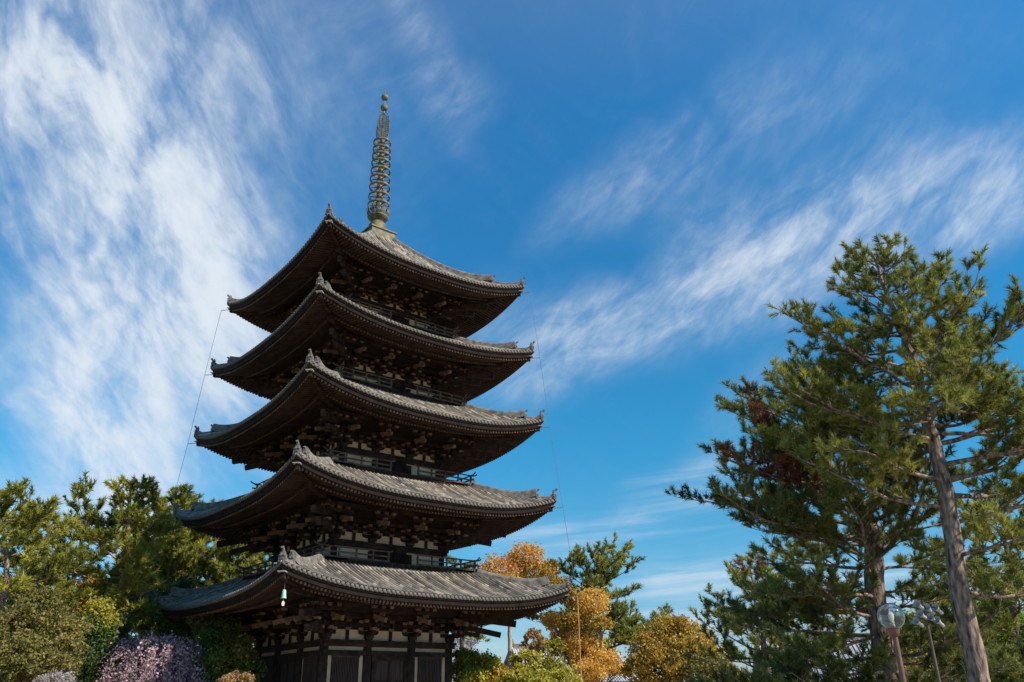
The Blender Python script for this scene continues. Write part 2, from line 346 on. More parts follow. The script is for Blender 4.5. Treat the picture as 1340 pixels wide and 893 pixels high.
def ornament_mesh():
    """demon-face ridge-end tile with lobed plate, base scrolls and a round horn tile above"""
    m = MB()
    half = [(0, 0), (.30, 0), (.34, .10), (.27, .20), (.30, .30), (.25, .42), (.27, .52), (.17, .60), (.15, .72), (.06, .80), (0, .82)]
    pts = half + [(-x, z) for x, z in half[::-1][1:-1]]
    m.prism(pts, lambda p, s: (p[0], -.07 if s == 0 else .09, p[1]))
    for sx_ in (-1, 1):
        m.lathe([(0, -.09), (.07, -.06), (.09, 0), (.07, .06), (0, .09)], 8, 0, (sx_*.12, -.09, .5))
        m.lathe([(0, -.07), (.06, -.05), (.08, 0), (.06, .05), (0, .07)], 8, 0, (sx_*.24, -.05, .12))
    m.box(-.07, .07, -.16, -.05, .25, .4)
    m.tube([(0, .2, .72), (0, -.06, .84), (0, -.22, 1.02)], [.09, .09, .11], 10)
    m.tube([(0, .12, .74), (0, .12, .9), (0, .08, 1.0)], [.07, .06, .03], 7)
    return m
orn = None
def hip_point(i, v, dz=0):
    z = float(base_z(i, v) + lift(i, np.array(v)))
    return Vector((-v, -v, z+dz))
def ridge_mesh(i, v0, v1, w, hgt):
    m = MB(); n = 16; sec = [(-w, -.12), (-w, hgt*.32), (-w*.86, hgt*.34), (-w*.86, hgt*.64), (-w*.72, hgt*.66), (-w*.5, hgt*.9), (0, hgt), (w*.5, hgt*.9), (w*.72, hgt*.66), (w*.86, hgt*.64), (w*.86, hgt*.34), (w, hgt*.32), (w, -.12)]
    dx = Vector((1, -1, 0)).normalized(); vs = []
    for k in range(n+1):
        t = k/n; v = v0 + (v1-v0)*t; p = hip_point(i, v); up = .34*max(0, (t-.55)/.45)**2.2
        vs += [p + dx*a + Vector((0, 0, b+up)) for a, b in sec]
    q = len(sec); fs = [(k*q+j, k*q+j+1, (k+1)*q+j+1, (k+1)*q+j) for k in range(n) for j in range(q-1)]
    fs += [tuple(range(q)), tuple(range(n*q, n*q+q))[::-1]]
    m.add(vs, fs); return m

def arm_outline(Lh, hh):
    """bracket arm with rounded underside, centred"""
    c = []
    for k in range(5):
        a = k/4*math.pi/2; c.append((Lh - .22*(1-math.sin(a)), hh*.75*(1-math.cos(a))))
    right = [(Lh-.30, 0)] + c[0:] + [(Lh, hh)]
    return right + [(-x, z) for x, z in right[::-1]]

def eaves_side(i):
    """boards, two rows of rafters, eave boards on the -y side (triangle |x|<=-y)"""
    h, b = Hh[i], BB[i]; E = ZM[i]; m = MB(); lf = lambda u: float(lift(i, np.array(u)))
    z1t = E-.40; v1 = h-.26; s1 = .20; vk = h-1.75
    S1 = lambda v: z1t + s1*(v1-v)
    S2t = S1(vk)-.20
    vp = b + 1.6 + .05; zp = BT[i] + HB[i]; sl2 = max(.22, (zp+.24-S2t)/(vk-vp))
    S2 = lambda v: S2t + sl2*(vk-v)
    cut = 26
    def strip(pa, pb, mm, thick=None):
        """quad strips following the eave curve; pa,pb = (v,zfun) clipped at the hip"""
        us = np.linspace(-1, 1, cut+1)
        for k in range(cut):
            q = []
            for uu, (v, zf) in ((us[k], pa), (us[k+1], pa), (us[k+1], pb), (us[k], pb)):
                u = uu*v; q.append((u, -v, zf + lf(u)))
            m.add(q, [(0, 1, 2, 3)], mm)
    # tile bed / eave boards
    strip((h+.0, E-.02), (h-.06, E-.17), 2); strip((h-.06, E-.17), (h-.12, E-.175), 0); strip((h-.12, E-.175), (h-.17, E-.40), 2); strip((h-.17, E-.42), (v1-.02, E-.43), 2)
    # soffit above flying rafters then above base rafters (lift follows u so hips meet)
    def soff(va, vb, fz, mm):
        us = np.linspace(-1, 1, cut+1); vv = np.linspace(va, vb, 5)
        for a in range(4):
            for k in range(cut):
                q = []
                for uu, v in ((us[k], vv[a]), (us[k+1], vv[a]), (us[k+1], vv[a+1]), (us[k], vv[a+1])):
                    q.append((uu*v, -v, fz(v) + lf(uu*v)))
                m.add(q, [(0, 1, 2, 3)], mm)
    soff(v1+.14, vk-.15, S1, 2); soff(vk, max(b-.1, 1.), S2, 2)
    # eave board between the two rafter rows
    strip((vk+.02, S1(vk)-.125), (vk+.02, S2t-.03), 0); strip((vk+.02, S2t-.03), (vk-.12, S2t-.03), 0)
    # rafters
    pr = .235; n = int(2*h/pr)
    def rafter(u, va, vb, fz, w, hh, lightend):
        va_ = va; vb_ = max(vb, abs(u)+.05)
        if vb_ > va_-.08: return
        off = lf(u); y0, y1 = -va_, -vb_; za, zb = fz(va_)+off-.004, fz(vb_)+off-.004
        vs = [(u-w, y0, za-hh), (u+w, y0, za-hh), (u+w, y1, zb-hh), (u-w, y1, zb-hh), (u-w, y0, za), (u+w, y0, za), (u+w, y1, zb), (u-w, y1, zb)]
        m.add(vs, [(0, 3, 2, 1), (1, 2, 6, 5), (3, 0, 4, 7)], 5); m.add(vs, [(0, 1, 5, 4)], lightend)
    for k in range(n):
        u = -h + (k+.5)*(2*h/n)
        if abs(u) < v1-.1: rafter(u, v1, vk+.03, S1, .062, .15, 1)
        if abs(u) < vk-.1: rafter(u, vk-.13, b+.1, S2, .065, .15, 1)
    # purlin and sloping ceiling behind it
    z0 = BT[i]; s = HB[i]/1.9
    m.beam((-(b+1.6)-.5, -(b+1.6), zp+.02), ((b+1.6)+.5, -(b+1.6), zp+.02), .22, .24, 0)
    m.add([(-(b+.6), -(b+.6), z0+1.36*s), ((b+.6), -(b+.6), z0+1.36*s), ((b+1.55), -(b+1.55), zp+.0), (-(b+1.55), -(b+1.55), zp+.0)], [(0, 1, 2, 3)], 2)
    return m, S1, S2, v1, vk

def corner_beam(i, S1, S2, v1, vk):
    m = MB(); b = BB[i]; h = Hh[i]; dx = Vector((1, -1, 0)).normalized(); lf = lambda u: float(lift(i, np.array(u)))
    def sweep(va, vb, zf, w, hh, top, mm):
        n = 12; vs = []
        for k in range(n+1):
            v = va + (vb-va)*k/n; p = Vector((-v, -v, zf(v)+lf(v)))
            for a, c in ((-w, -hh), (w, -hh), (w, top), (-w, top)): vs.append(p + dx*a + Vector((0, 0, c)))
        fs = [(k*4+j, k*4+(j+1) % 4, (k+1)*4+(j+1) % 4, (k+1)*4+j) for k in range(n) for j in range(4)]
        fs += [(0, 1, 2, 3)[::-1], (n*4, n*4+1, n*4+2, n*4+3)]
        m.add(vs, fs, mm)
    sweep(b, vk+.05, S2, .15, .40, -.02, 0); sweep(vk-.6, h-.22, S1, .125, .27, .02, 0)
    sweep(h-.48, h-.08, S1, .21, -.025, .055, 3)
    return m

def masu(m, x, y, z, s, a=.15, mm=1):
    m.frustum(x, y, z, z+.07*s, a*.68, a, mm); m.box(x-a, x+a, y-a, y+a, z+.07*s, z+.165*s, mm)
def bracket(s):
    """three-stepped bracket set; x along wall, -y outward, z up from head beam"""
    m = MB()
    m.frustum(0, 0, 0, .16*s, .17, .27, 0); m.box(-.27, .27, -.27, .27, .16*s, .32*s, 0)
    def cross(y, z, Lh, mm=0): m.prism(arm_outline(Lh, .22*s), lambda p, k: (p[0], y-.09 if k == 0 else y+.09, z+p[1]*1.0), mm)
    def outarm(x, y1, z):
        pts = [(0, 0), (y1-.25, 0), (y1-.08, .04*s), (y1, .12*s), (y1, .22*s), (0, .22*s)]
        m.prism(pts, lambda p, k: (x-.09 if k == 0 else x+.09, -p[0], z+p[1]))
    cross(0, .30*s, .68); outarm(0, .72, .30*s)
    for x, y in ((-.55, 0), (.55, 0), (0, -.58)): masu(m, x, y, .52*s, s)
    outarm(0, 1.28, .70*s); cross(-.58, .70*s, .62)
    for x, y in ((-.5, -.58), (.5, -.58), (0, -1.1), (-.55, .0), (.55, .0)): masu(m, x, y, .92*s, s)
    # tail rafter with sloping cut end
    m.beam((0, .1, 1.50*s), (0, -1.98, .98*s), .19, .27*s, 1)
    m.beam((0, -.9, .98*s), (0, -1.62, .80*s), .17, .18*s, 0)
    cross(-1.6, 1.40*s, .66)
    for x in (-.56, 0, .56): masu(m, x, -1.6, 1.62*s, s, .14)
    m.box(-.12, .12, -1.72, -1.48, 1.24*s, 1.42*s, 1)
    return m
def corner_bracket(s):
    """at the corner (-x,-y)"""
    m = MB(); d = Vector((-1, -1, 0)).normalized()
    m.frustum(0, 0, 0, .16*s, .19, .29, 0); m.box(-.29, .29, -.29, .29, .16*s, .32*s, 0)
    def arm(dirx, diry, L0, L1, z, w=.18, hh=.22, mm=0):
        m.beam((dirx*L0, diry*L0, z+hh/2*s), (dirx*L1, diry*L1, z+hh/2*s), w, hh*s, mm)
    for (a, b_) in ((-1, 0), (0, -1), (1, 0), (0, 1)):
        if a+b_ < 0: arm(a, b_, 0, .74, .30*s); arm(a, b_, 0, 1.3, .70*s); arm(a, b_, 0, 1.9, 1.12*s)
        else: arm(a, b_, 0, .66, .30*s)
        for t, z in ((.58, .52), (1.1, .92)):
            if a+b_ < 0: masu(m, a*t, b_*t, z*s, s)
        if a+b_ > 0: masu(m, a*.55, b_*.55, .52*s, s); masu(m, a*.55, b_*.55, .92*s, s)
    arm(d.x, d.y, 0, 1.0, .30*s, .2); arm(d.x, d.y, 0, 1.85, .68*s, .2)
    for t, z in ((.82, .52), (1.6, .90)): masu(m, d.x*t, d.y*t, z*s, s, .16)
    # cross arms at the steps, reaching past the diagonal
    for z, t, Lh in ((.70, .58, 1.15), (1.40, 1.6, 1.9)):
        m.beam((-t-.45, -t, (z+.11)*s), (-t+Lh, -t, (z+.11)*s), .17, .22*s, 0); m.beam((-t, -t-.45, (z+.11)*s), (-t, -t+Lh, (z+.11)*s), .17, .22*s, 0)
    for t in (.1, -.45, .62, 1.2):
        masu(m, -1.6+t+.3, -1.6, 1.62*s, s, .14); masu(m, -1.6, -1.6+t+.3, 1.62*s, s, .14)
    # side tail rafters parallel to the wall sets
    for a, b_ in ((1, 0), (0, 1)):
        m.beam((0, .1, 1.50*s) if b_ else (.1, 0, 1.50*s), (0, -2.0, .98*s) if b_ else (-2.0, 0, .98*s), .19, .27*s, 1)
    # diagonal tail rafters
    p = lambda t, z: (d.x*t, d.y*t, z*s)
    m.beam(p(0, 1.15), p(3.35, .40), .26, .34, 0); m.beam(p(.3, 1.60), p(4.35, 1.02), .28, .40, 0); m.beam(p(.3, .70), p(2.0, .40), .24, .27, 0)
    m.beam(p(3.352, .3996), p(3.375, .3944), .262, .342, 5); m.beam(p(4.352, 1.0197), p(4.375, 1.0164), .282, .402, 5)
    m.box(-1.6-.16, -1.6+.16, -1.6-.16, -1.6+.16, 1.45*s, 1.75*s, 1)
    return m

orn_m = ornament_mesh()
ornament_src = None
for i in range(5):
    h, b = Hh[i], BB[i]
    V, F, A = roof_side(i)
    # roof: all four tiled slopes joined in one part
    Vn = np.array(V); allV, allF0, allF1, nV = [], [], [], len(Vn)
    for k in range(4):
        c, s_ = math.cos(k*math.pi/2), math.sin(k*math.pi/2)
        allV.append(np.stack([Vn[:, 0]*c - Vn[:, 1]*s_, Vn[:, 0]*s_ + Vn[:, 1]*c, Vn[:, 2]], -1)); allF0.append(F[0]+k*nV); allF1.append(F[1]+k*nV)
    nq = len(F[0]); At = np.concatenate([np.tile(A[:nq], 4), np.tile(A[nq:], 4)]) + rng.normal(0, .03, 4*len(A))
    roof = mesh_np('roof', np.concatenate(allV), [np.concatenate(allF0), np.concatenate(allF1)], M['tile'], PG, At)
    vm = VT[i] + (h-VT[i])*.76
    rm = ridge_mesh(i, VT[i]-.02, vm, .2, .46); rg = rm.build('hip_ridge', M['ridge'], roof); spin4(rg)
    rm = ridge_mesh(i, vm+.02, h-.12, .16, .26); rg = rm.build('lower_ridge', M['ridge'], roof); spin4(rg)
    for v, sc in ((vm+.05, .66), (h-.10, .76)):
        if ornament_src is None: ornament_src = orn_m.build('ridge_ornament', M['ridge'], roof); src = ornament_src
        else: src = inst(ornament_src, roof)
        for k in range(4):
            o = src if k == 0 else inst(ornament_src, roof)
            p = hip_point(i, v, .05 if v < h-.5 else -.02)
            p.rotate(Matrix.Rotation(k*math.pi/2, 3, 'Z')); o.location = p; o.rotation_euler = (0, 0, -math.pi/4 + k*math.pi/2); o.scale = (sc, sc, sc)
    em, S1, S2, v1, vk = eaves_side(i)
    ev = em.build('eaves', WM, PG); spin4(ev)
    cb = corner_beam(i, S1, S2, v1, vk).build('corner_beam', WM, PG); spin4(cb)
    # wall core
    zf = 1.3 if i == 0 else RZ[i]-.70; s = HB[i]/1.9; z0 = BT[i]
    w = MB(); w.box(-b, b, -b, b, zf-.3, z0+HB[i]+.1); w.build('wall', M['plaster'], PG)
    # upper wall zone covered by stacked wall-plane beams, head beams, nageshi
    m = MB(); e = b+.02
    for z, hh, ex, pr_ in ((.72, .24, .05, .10), (1.14, .3, .3, .11), (1.46, .5, .05, .10)):
        m.box(-b-ex, b+ex, -b-pr_, -b+.02, z0+z*s, z0+(z+hh)*s)
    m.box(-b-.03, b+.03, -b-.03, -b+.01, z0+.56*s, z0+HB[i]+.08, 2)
    m.box(-b-1.0, b+1.0, -b-.68, -b-.48, z0+1.12*s, z0+1.36*s)
    m.box(-b-.42, b+.42, -b-.28, -b+.05, z0-.14, z0); m.box(-b-.36, b+.36, -b-.2, -b+.04, z0-.36, z0-.143)
    if i == 0:
        m.box(-b-.34, b+.34, -b-.21, -b+.04, z0-.86, z0-.58); m.box(-b-.3, b+.3, -b-.24, -b+.04, 1.3, 1.6)
    else: m.box(-b-.3, b+.3, -b-.16, -b+.04, zf, zf+.16)
    m.build('tie_beam', WM, PG); tb = PG.children[-1] if False else None
    spin4([o for o in PG.children if o.name.startswith('tie_beam')][-1])
    # columns (12)
    cin = b*.352; cols = [-b, -cin, cin, b]
    cm = MB(); r = .27 if i == 0 else .21; ztop = z0-.36 if i else z0-.0
    cm.lathe([(r*.98, zf-.2), (r, zf+1.2 if i == 0 else zf+.3), (r*.96, ztop-.145)], 16); cmo = None
    bs = bracket(s); bso = None; st = MB(); sto = None
    st.box(-.085, .085, -.13, .05, 0, .53*s, 0); st.box(-.075, .075, -.1, .05, .53*s, 1.5*s, 0); masu(st, 0, -.03, .53*s, s, .165); masu(st, 0, -.06, .96*s, s, .165); masu(st, 0, -.08, 1.38*s, s, .15)
    cbk = corner_bracket(s); cbo = None
    for k in range(4):
        Rk = Matrix.Rotation(k*math.pi/2, 3, 'Z')
        for x in cols[:3]:
            p = Rk @ Vector((x, -b-.02, 0))
            if x == -b: p = Rk @ Vector((-b, -b, 0))
            if cmo is None: cmo = cm.build('column', M['wood'], PG); o = cmo
            else: o = inst(cmo, PG)
            o.location = p
        for x in cols[1:3]:
            if bso is None: bso = bs.build('bracket_set', WM, PG); o = bso
            else: o = inst(bso, PG)
            o.location = Rk @ Vector((x, -b, z0)); o.rotation_euler = (0, 0, k*math.pi/2)
        if cbo is None: cbo = cbk.build('corner_bracket_set', WM, PG); o = cbo
        else: o = inst(cbo, PG)
        o.location = Rk @ Vector((-b, -b, z0)); o.rotation_euler = (0, 0, k*math.pi/2)
        for x in ((cols[0]+cols[1])/2, 0, (cols[2]+cols[3])/2):
            if sto is None: sto = st.build('strut', WM, PG); o = sto
            else: o = inst(sto, PG)
            o.location = Rk @ Vector((x, -b, z0)); o.rotation_euler = (0, 0, k*math.pi/2)
    # centre door and side windows
    yd = -b
    if i == 0:
        m = MB(); fr = cin-r-.03
        m.box(-fr, -fr+.22, yd-.15, yd-.0, 1.6, 4.2); m.box(fr-.22, fr, yd-.15, yd, 1.6, 4.2); m.box(-fr+.22, fr-.22, yd-.15, yd, 3.95, 4.2)
        a = -fr+.22
        while a < fr-.25:
            m.box(a, a+.16, yd-.05-.012*(int(a*10) % 2), yd-.002, 1.6, 3.95, 1); a += .165
        m.box(-.05, .05, yd-.1, yd-.02, 1.6, 3.95); m.box(-fr+.3, fr-.3, yd-.09, yd-.03, 2.7, 2.82)
        d_ = m.build('door', [M['wood'], M['plank']], PG); spin4(d_)
        for sgn in (-1, 1):
            x0 = min(sgn*(cin+.52), sgn*(b-.52)); x1 = max(sgn*(cin+.52), sgn*(b-.52))
            m = MB(); m.box(x0, x1, yd-.03, yd-.002, 1.9, 4.2, 1)
            m.box(x0, x1, yd-.12, yd-.0, 4.08, 4.2); m.box(x0, x1, yd-.12, yd, 1.9, 2.05)
            xx = x0+.03
            while xx < x1-.05: m.box(xx, xx+.06, yd-.10, yd-.03, 2.05, 4.08); xx += .105
            wo = m.build('window', [M['plank'], M['board']], PG); spin4(wo)
    else:
        zt = z0-.36; m = MB(); fr = cin-r-.02
        m.box(-fr, -fr+.14, yd-.12, yd, zf+.16, zt); m.box(fr-.14, fr, yd-.12, yd, zf+.16, zt); m.box(-fr+.14, fr-.14, yd-.12, yd, zt-.12, zt)
        m.box(-fr+.14, fr-.14, yd-.04, yd-.002, zf+.16, zt-.12, 1)
        for xx in (-.28, .28): m.box(xx-.03, xx+.03, yd-.1, yd-.04, zf+.16, zt-.12)
        d_ = m.build('door', [M['wood'], M['board']], PG); spin4(d_)
    # balcony and railing under this storey (standing on the roof below)
    if i > 0:
        rh, rz = RH[i], RZ[i]; fl = rz-.70
        m = MB()
        m.box(-rh-.10, rh+.10, -rh-.10, -b+.05, fl-.07, fl); m.box(-rh-.02, rh+.02, -rh-.02, -rh+.12, fl-.22, fl-.073, 2)
        m.box(-rh+.02, rh-.02, -rh+.02, -rh+.12, fl-.36, fl-.223, 0)
        x = -rh+.15
        while x < rh: m.box(x-.05, x+.05, -rh-.05, -rh-.02, fl-.2, fl-.075, 0); x += .42
        bo = m.build('balcony', WM, PG); spin4(bo)
        m = MB(); zz = fl-.30; e = rh+.02
        m.add([(-e+.06, -e+.06, zz), (e-.06, -e+.06, zz), (e+.22, -e-.22, zz-.17), (-e-.22, -e-.22, zz-.17), (e+.22, -e-.22, zz-.26), (-e-.22, -e-.22, zz-.26)], [(3, 2, 1, 0), (5, 4, 2, 3)])
        fo = m.build('flashing', M['copper'], PG); spin4(fo)
        # railing: corner L pieces with crossing up-curved top rails, open in front of the door
        m = MB(); gap = 1.02; zb = fl
        def seg(along_x):
            def Pt(t, z): return (t, -rh, z) if along_x else (-rh, t, z)
            a0, a1 = -rh, -gap
            m.beam(Pt(a0-.34, zb+.07), Pt(a1, zb+.07), .10, .11); m.beam(Pt(a0-.36, zb+.36), Pt(a1+.05, zb+.36), .07, .09)
            top = [Pt(a0-.52, zb+.83), Pt(a0-.42, zb+.745), Pt(a0-.25, zb+.685), Pt(a0, zb+.665)] + [Pt(a0 + (a1-a0)*k/6, zb+.66) for k in range(1, 7)] + [Pt(a1+.14, zb+.68), Pt(a1+.27, zb+.75)]
            m.tube(top, .048, 6)
            nn = 5
            for k in range(nn):
                t = a0 + (a1-a0)*k/(nn-1)-(.05 if k == nn-1 else 0)
                q = Pt(t, 0); m.box(q[0]-.05, q[0]+.05, q[1]-.05, q[1]+.05, zb+.12, zb+(.62 if k in (0, nn-1) else .36))
                if k not in (0, nn-1): m.frustum(q[0], q[1], zb+.40, zb+.62, .035, .06)
        seg(True); seg(False)
        m.box(-rh-.06, -rh+.06, -rh-.06, -rh+.06, zb, zb+.72)
        ro = m.build('railing', M['woodrail'] if 'woodrail' in M else M.setdefault('woodrail', mat('weathered_rail_timber', (.062, .038, .028), (.15, .098, .07), 3, .85, .2, bump=.3)), PG); spin4(ro)

pd = MB(); pd.box(-6.8, 6.8, -6.8, 6.8, 0, 1.2); pd.box(-6.95, 6.95, -6.95, 6.95, 1.2, 1.3)
for k in range(6): pd.box(-1.8, 1.8, -6.8-.32*(6-k), -6.8-.32*(5-k)+.0, 0, 1.1-.18*(5-k)) if False else None
pd.build('podium', M['stone'], PG)

# spire
m = MB(); hb = 1.06; zb0 = 35.05
m.box(-hb, hb, -hb, hb, zb0, zb0+.78); m.box(-hb-.09, hb+.09, -hb-.09, hb+.09, zb0+.78, zb0+.90); m.box(-hb-.12, hb+.12, -hb-.12, hb+.12, zb0-.22, zb0)
m.tube([(0, 0, 35.9), (0, 0, 45.2), (0, 0, 48.3)], [.25, .16, .07], 12); m.tube([(0, 0, 48.3), (0, 0, 50.75)], [.10, .02], 8)
SP = m.build('spire', M['bronze'], PG)
m = MB(); m.lathe([(.80, 35.95), (.79, 36.3), (.70, 36.7), (.50, 37.0), (.42, 37.08)], 24); m.build('bowl', M['bronze'], SP)
m = MB(); m.lathe([(.42, 37.08), (.62, 37.2), (.80, 37.38), (.86, 37.5), (.72, 37.58), (.55, 37.6), (.3, 37.6)], 24)
for k in range(12):
    a = 2*math.pi*k/12; ca, sa = math.cos(a), math.sin(a)
    pts = []
    for (r_, z_, wd) in ((.72, 37.5, .13), (.84, 37.75, .17), (.88, 38.02, .13), (.98, 38.28, .03)):
        pts.append((r_, z_, wd))
    vs = []
    for r_, z_, wd in pts:
        for sgn in (-1, 1):
            for rr in (0, .035): vs.append(((r_+rr)*ca - sgn*wd*sa, (r_+rr)*sa + sgn*wd*ca, z_))
    fs = []
    for q in range(3):
        o_ = q*4; fs += [(o_, o_+2, o_+6, o_+4), (o_+1, o_+5, o_+7, o_+3), (o_, o_+4, o_+5, o_+1), (o_+2, o_+3, o_+7, o_+6)]
    fs += [(12, 14, 15, 13)]
    m.add(vs, fs)
m.build('lotus_crown', M['bronze'], SP)
rzs = [38.62, 39.45, 40.36, 41.15, 41.95, 42.72, 43.42, 44.10, 44.82]
for k, z in enumerate(rzs):
    m = MB(); r = .90 - .020*k; t = .05; hh = .105
    m.lathe([(r-t, -hh), (r, -hh*.95), (r+.012, 0), (r, hh*.95), (r-t, hh), (r-t-.015, 0), (r-t, -hh)], 28)
    m.lathe([(.18, -.16), (.29, -.12), (.29, .12), (.18, .16)], 14)
    for q in range(8):
        a = 2*math.pi*q/8+.2; m.beam((.3*math.cos(a), .3*math.sin(a), 0), ((r-.04)*math.cos(a), (r-.04)*math.sin(a), 0), .05, .10)
    o = m.build('ring', M['bronze'], SP); o.location = (0, 0, z)
m = MB()     # water flame: four openwork plates
for q in range(4):
    a = q*math.pi/2 + .35; ca, sa = math.cos(a), math.sin(a)
    P3 = lambda r_, z_: (r_*ca, r_*sa, z_)
    outl = [(.12, 45.25), (.45, 45.35), (.66, 45.7), (.70, 46.2), (.66, 46.8), (.58, 47.3), (.42, 47.75), (.14, 47.95)]
    m.tube([P3(*p) for p in outl], .035, 5)
    for r_ in (.28, .45, .58):
        m.tube([P3(r_ + .04*math.sin(t*3.1), 45.4 + t*(2.15-.5*abs(r_-.3))/9) for t in range(10)], .02, 4)
    for z_ in np.arange(45.55, 47.6, .19):
        lim = .64 if z_ < 46.9 else .5
        m.tube([P3(.15, z_), P3(.32, z_+.09), P3(.47, z_-.02), P3(lim, z_+.12)], .018, 4)
m.build('flame_finial', M['bronze'], SP)
for z_, r_ in ((48.5, .33), (49.62, .31)):
    m = MB(); m.lathe([(r_*math.sin(math.pi*t/10), -r_*math.cos(math.pi*t/10)) for t in range(11)], 18)
    o = m.build('ball', M['bronze'], SP); o.location = (0, 0, z_)

def pg(x, y, z):
    v = Vector((x, y, z)); v.rotate(Matrix.Rotation(TH, 3, 'Z')); return v
# wind bells under two corners of the lowest roof
bell = None
for (cx_, cy_), lab in (((-1, -1), 'green bronze wind bell hanging under the near corner of the lowest roof'), ((-1, 1), 'green bronze wind bell hanging under the left corner of the lowest roof')):
    v = Hh[0]-.55; z = 7.55; p = pg(cx_*v, cy_*v, z-1.0)
    B = empty('wind_bell', p, TH); B.scale = (.85, .85, .85); tag(B, lab, 'wind bell', 'wind bells under the roof corners')
    if bell is None:
        m = MB(); m.lathe([(0, .52), (.07, .51), (.11, .44), (.13, .2), (.155, .04), (.17, 0), (.15, 0), (.12, .3), (0, .42)], 14)
        b1 = m.build('bell_body', M['patina'], B); m = MB(); m.tube([(0, 0, .5), (0, 0, .95)], .014, 5); b2 = m.build('hanger', M['wire'], B)
        m = MB(); m.tube([(0, 0, .3), (0, 0, -.14)], .01, 5); m.prism([(-.07, -.42), (.07, -.42), (.10, -.25), (.03, -.14), (-.03, -.14), (-.10, -.25)], lambda p_, s_: (p_[0], -.008 if s_ == 0 else .008, p_[1])); b3 = m.build('clapper', M['cap'], B); bell = (b1, b2, b3)
    else:
        for o in bell: inst(o, B)
# lightning cables strung past the roof corners on short rods
for sx_, sy_, lab in ((-1, 1, 'thin cable running down past the left roof corners of the pagoda'), (1, -1, 'thin cable running down past the right roof corners of the pagoda')):
    T = empty('lightning_cable', pg(sx_*8.9, sy_*8.9, 0)); tag(T, lab, 'cable', 'cables beside the pagoda')
    T.rotation_euler = (0, 0, TH); inv = Vector((sx_*8.9, sy_*8.9, 0)); pts = []
    for i in (4, 3, 2, 1, 0):
        v = Hh[i]+.28; z = ZC[i]-.55; m = MB()
        m.beam(Vector((sx_*(Hh[i]-.2), sy_*(Hh[i]-.2), z))-inv, Vector((sx_*v, sy_*v, z))-inv, .035, .035); m.build('rod', M['wire'], T)
        pts.append(Vector((sx_*v, sy_*v, z))-inv)
        if i: 
            nx = Hh[i-1]+.28; zz = ZC[i-1]-.55
            for t in (.25, .5, .75): pts.append(Vector((sx_*(v+(nx-v)*t) , sy_*(v+(nx-v)*t), z+(zz-z)*t))-inv)
    m = MB(); m.tube(pts, .013, 5); m.build('wire', M['wire'], T)
    last = pts[-1]; m = MB(); m.tube([last, (last.x, last.y, 0)], .035, 6); m.build('conduit', M['orange'], T)

exec_trees = True
# ------------------------------------------------------------------ vegetation
def unit(a): return a/np.maximum(np.linalg.norm(a, axis=-1, keepdims=True), 1e-9)
def tufts(pos, dr, size, clump, nn, wid, r_):
    """pine shoots: nn needles round each shoot"""
    n = len(pos); P_ = np.repeat(pos, nn, 0); Dd = np.repeat(dr, nn, 0); N_ = n*nn
    rnd = unit(r_.normal(size=(N_, 3))); perp = unit(np.cross(Dd, rnd)); t = r_.random((N_, 1))
    ang = .35 + .65*r_.random((N_, 1)); nd = unit(Dd*np.cos(ang) + perp*np.sin(ang))
    L_ = size*np.repeat(.55+.8*r_.random((n, 1)), nn, 0)*(.75+.4*r_.random((N_, 1)))
    a = P_ + Dd*(t-.35)*size*.9; side = unit(np.cross(nd, r_.normal(size=(N_, 3))))*wid
    V = np.stack([a - side, a + side, a + nd*L_], 1).reshape(-1, 3)
    F = np.arange(3*N_).reshape(-1, 3)
    att = np.repeat(clump + r_.normal(0, .10, n), nn) + r_.normal(0, .12, N_)
    return V, F, att
def leaves(pos, size, clump, r_, flat=.4):
    n = len(pos); a = unit(r_.normal(size=(n, 3)) + np.array([0, 0, flat])); x = unit(np.cross(a, r_.normal(size=(n, 3)))); y = np.cross(a, x)
    s_ = size*(.6+.8*r_.random((n, 1)))
    V = np.stack([pos - x*s_*.5, pos + y*s_*.32 - a*s_*.06, pos + x*s_*.5, pos - y*s_*.32 - a*s_*.06], 1).reshape(-1, 3)
    return V, np.arange(4*n).reshape(-1, 4), clump + r_.normal(0, .12, n)

class Tubes:
    def __init__(s): s.V = []; s.F = []; s.n = 0
    def add(s, pts, rad, n):
        pts = np.asarray(pts, float); rad = np.asarray(rad, float); K = len(pts)
        d = np.gradient(pts, axis=0); d = unit(d); ref = np.array([.3, .9, .1]) if abs(d[0, 2]) > .6 else np.array([0, 0, 1.])
        x = unit(np.cross(d, ref)); y = np.cross(d, x); a = np.arange(n)*2*np.pi/n
        ring = pts[:, None] + rad[:, None, None]*(x[:, None]*np.cos(a)[None, :, None] + y[:, None]*np.sin(a)[None, :, None])
        s.V.append(ring.reshape(-1, 3)); i = np.arange(K-1)[:, None]*n; k = np.arange(n)[None]; k2 = (k+1) % n
        s.F.append(np.stack([i+k, i+k2, i+n+k2, i+n+k], -1).reshape(-1, 4) + s.n); s.n += K*n
    def build(s, name, m, parent): return mesh_np(name, np.concatenate(s.V), np.concatenate(s.F), m, parent, smooth=True)

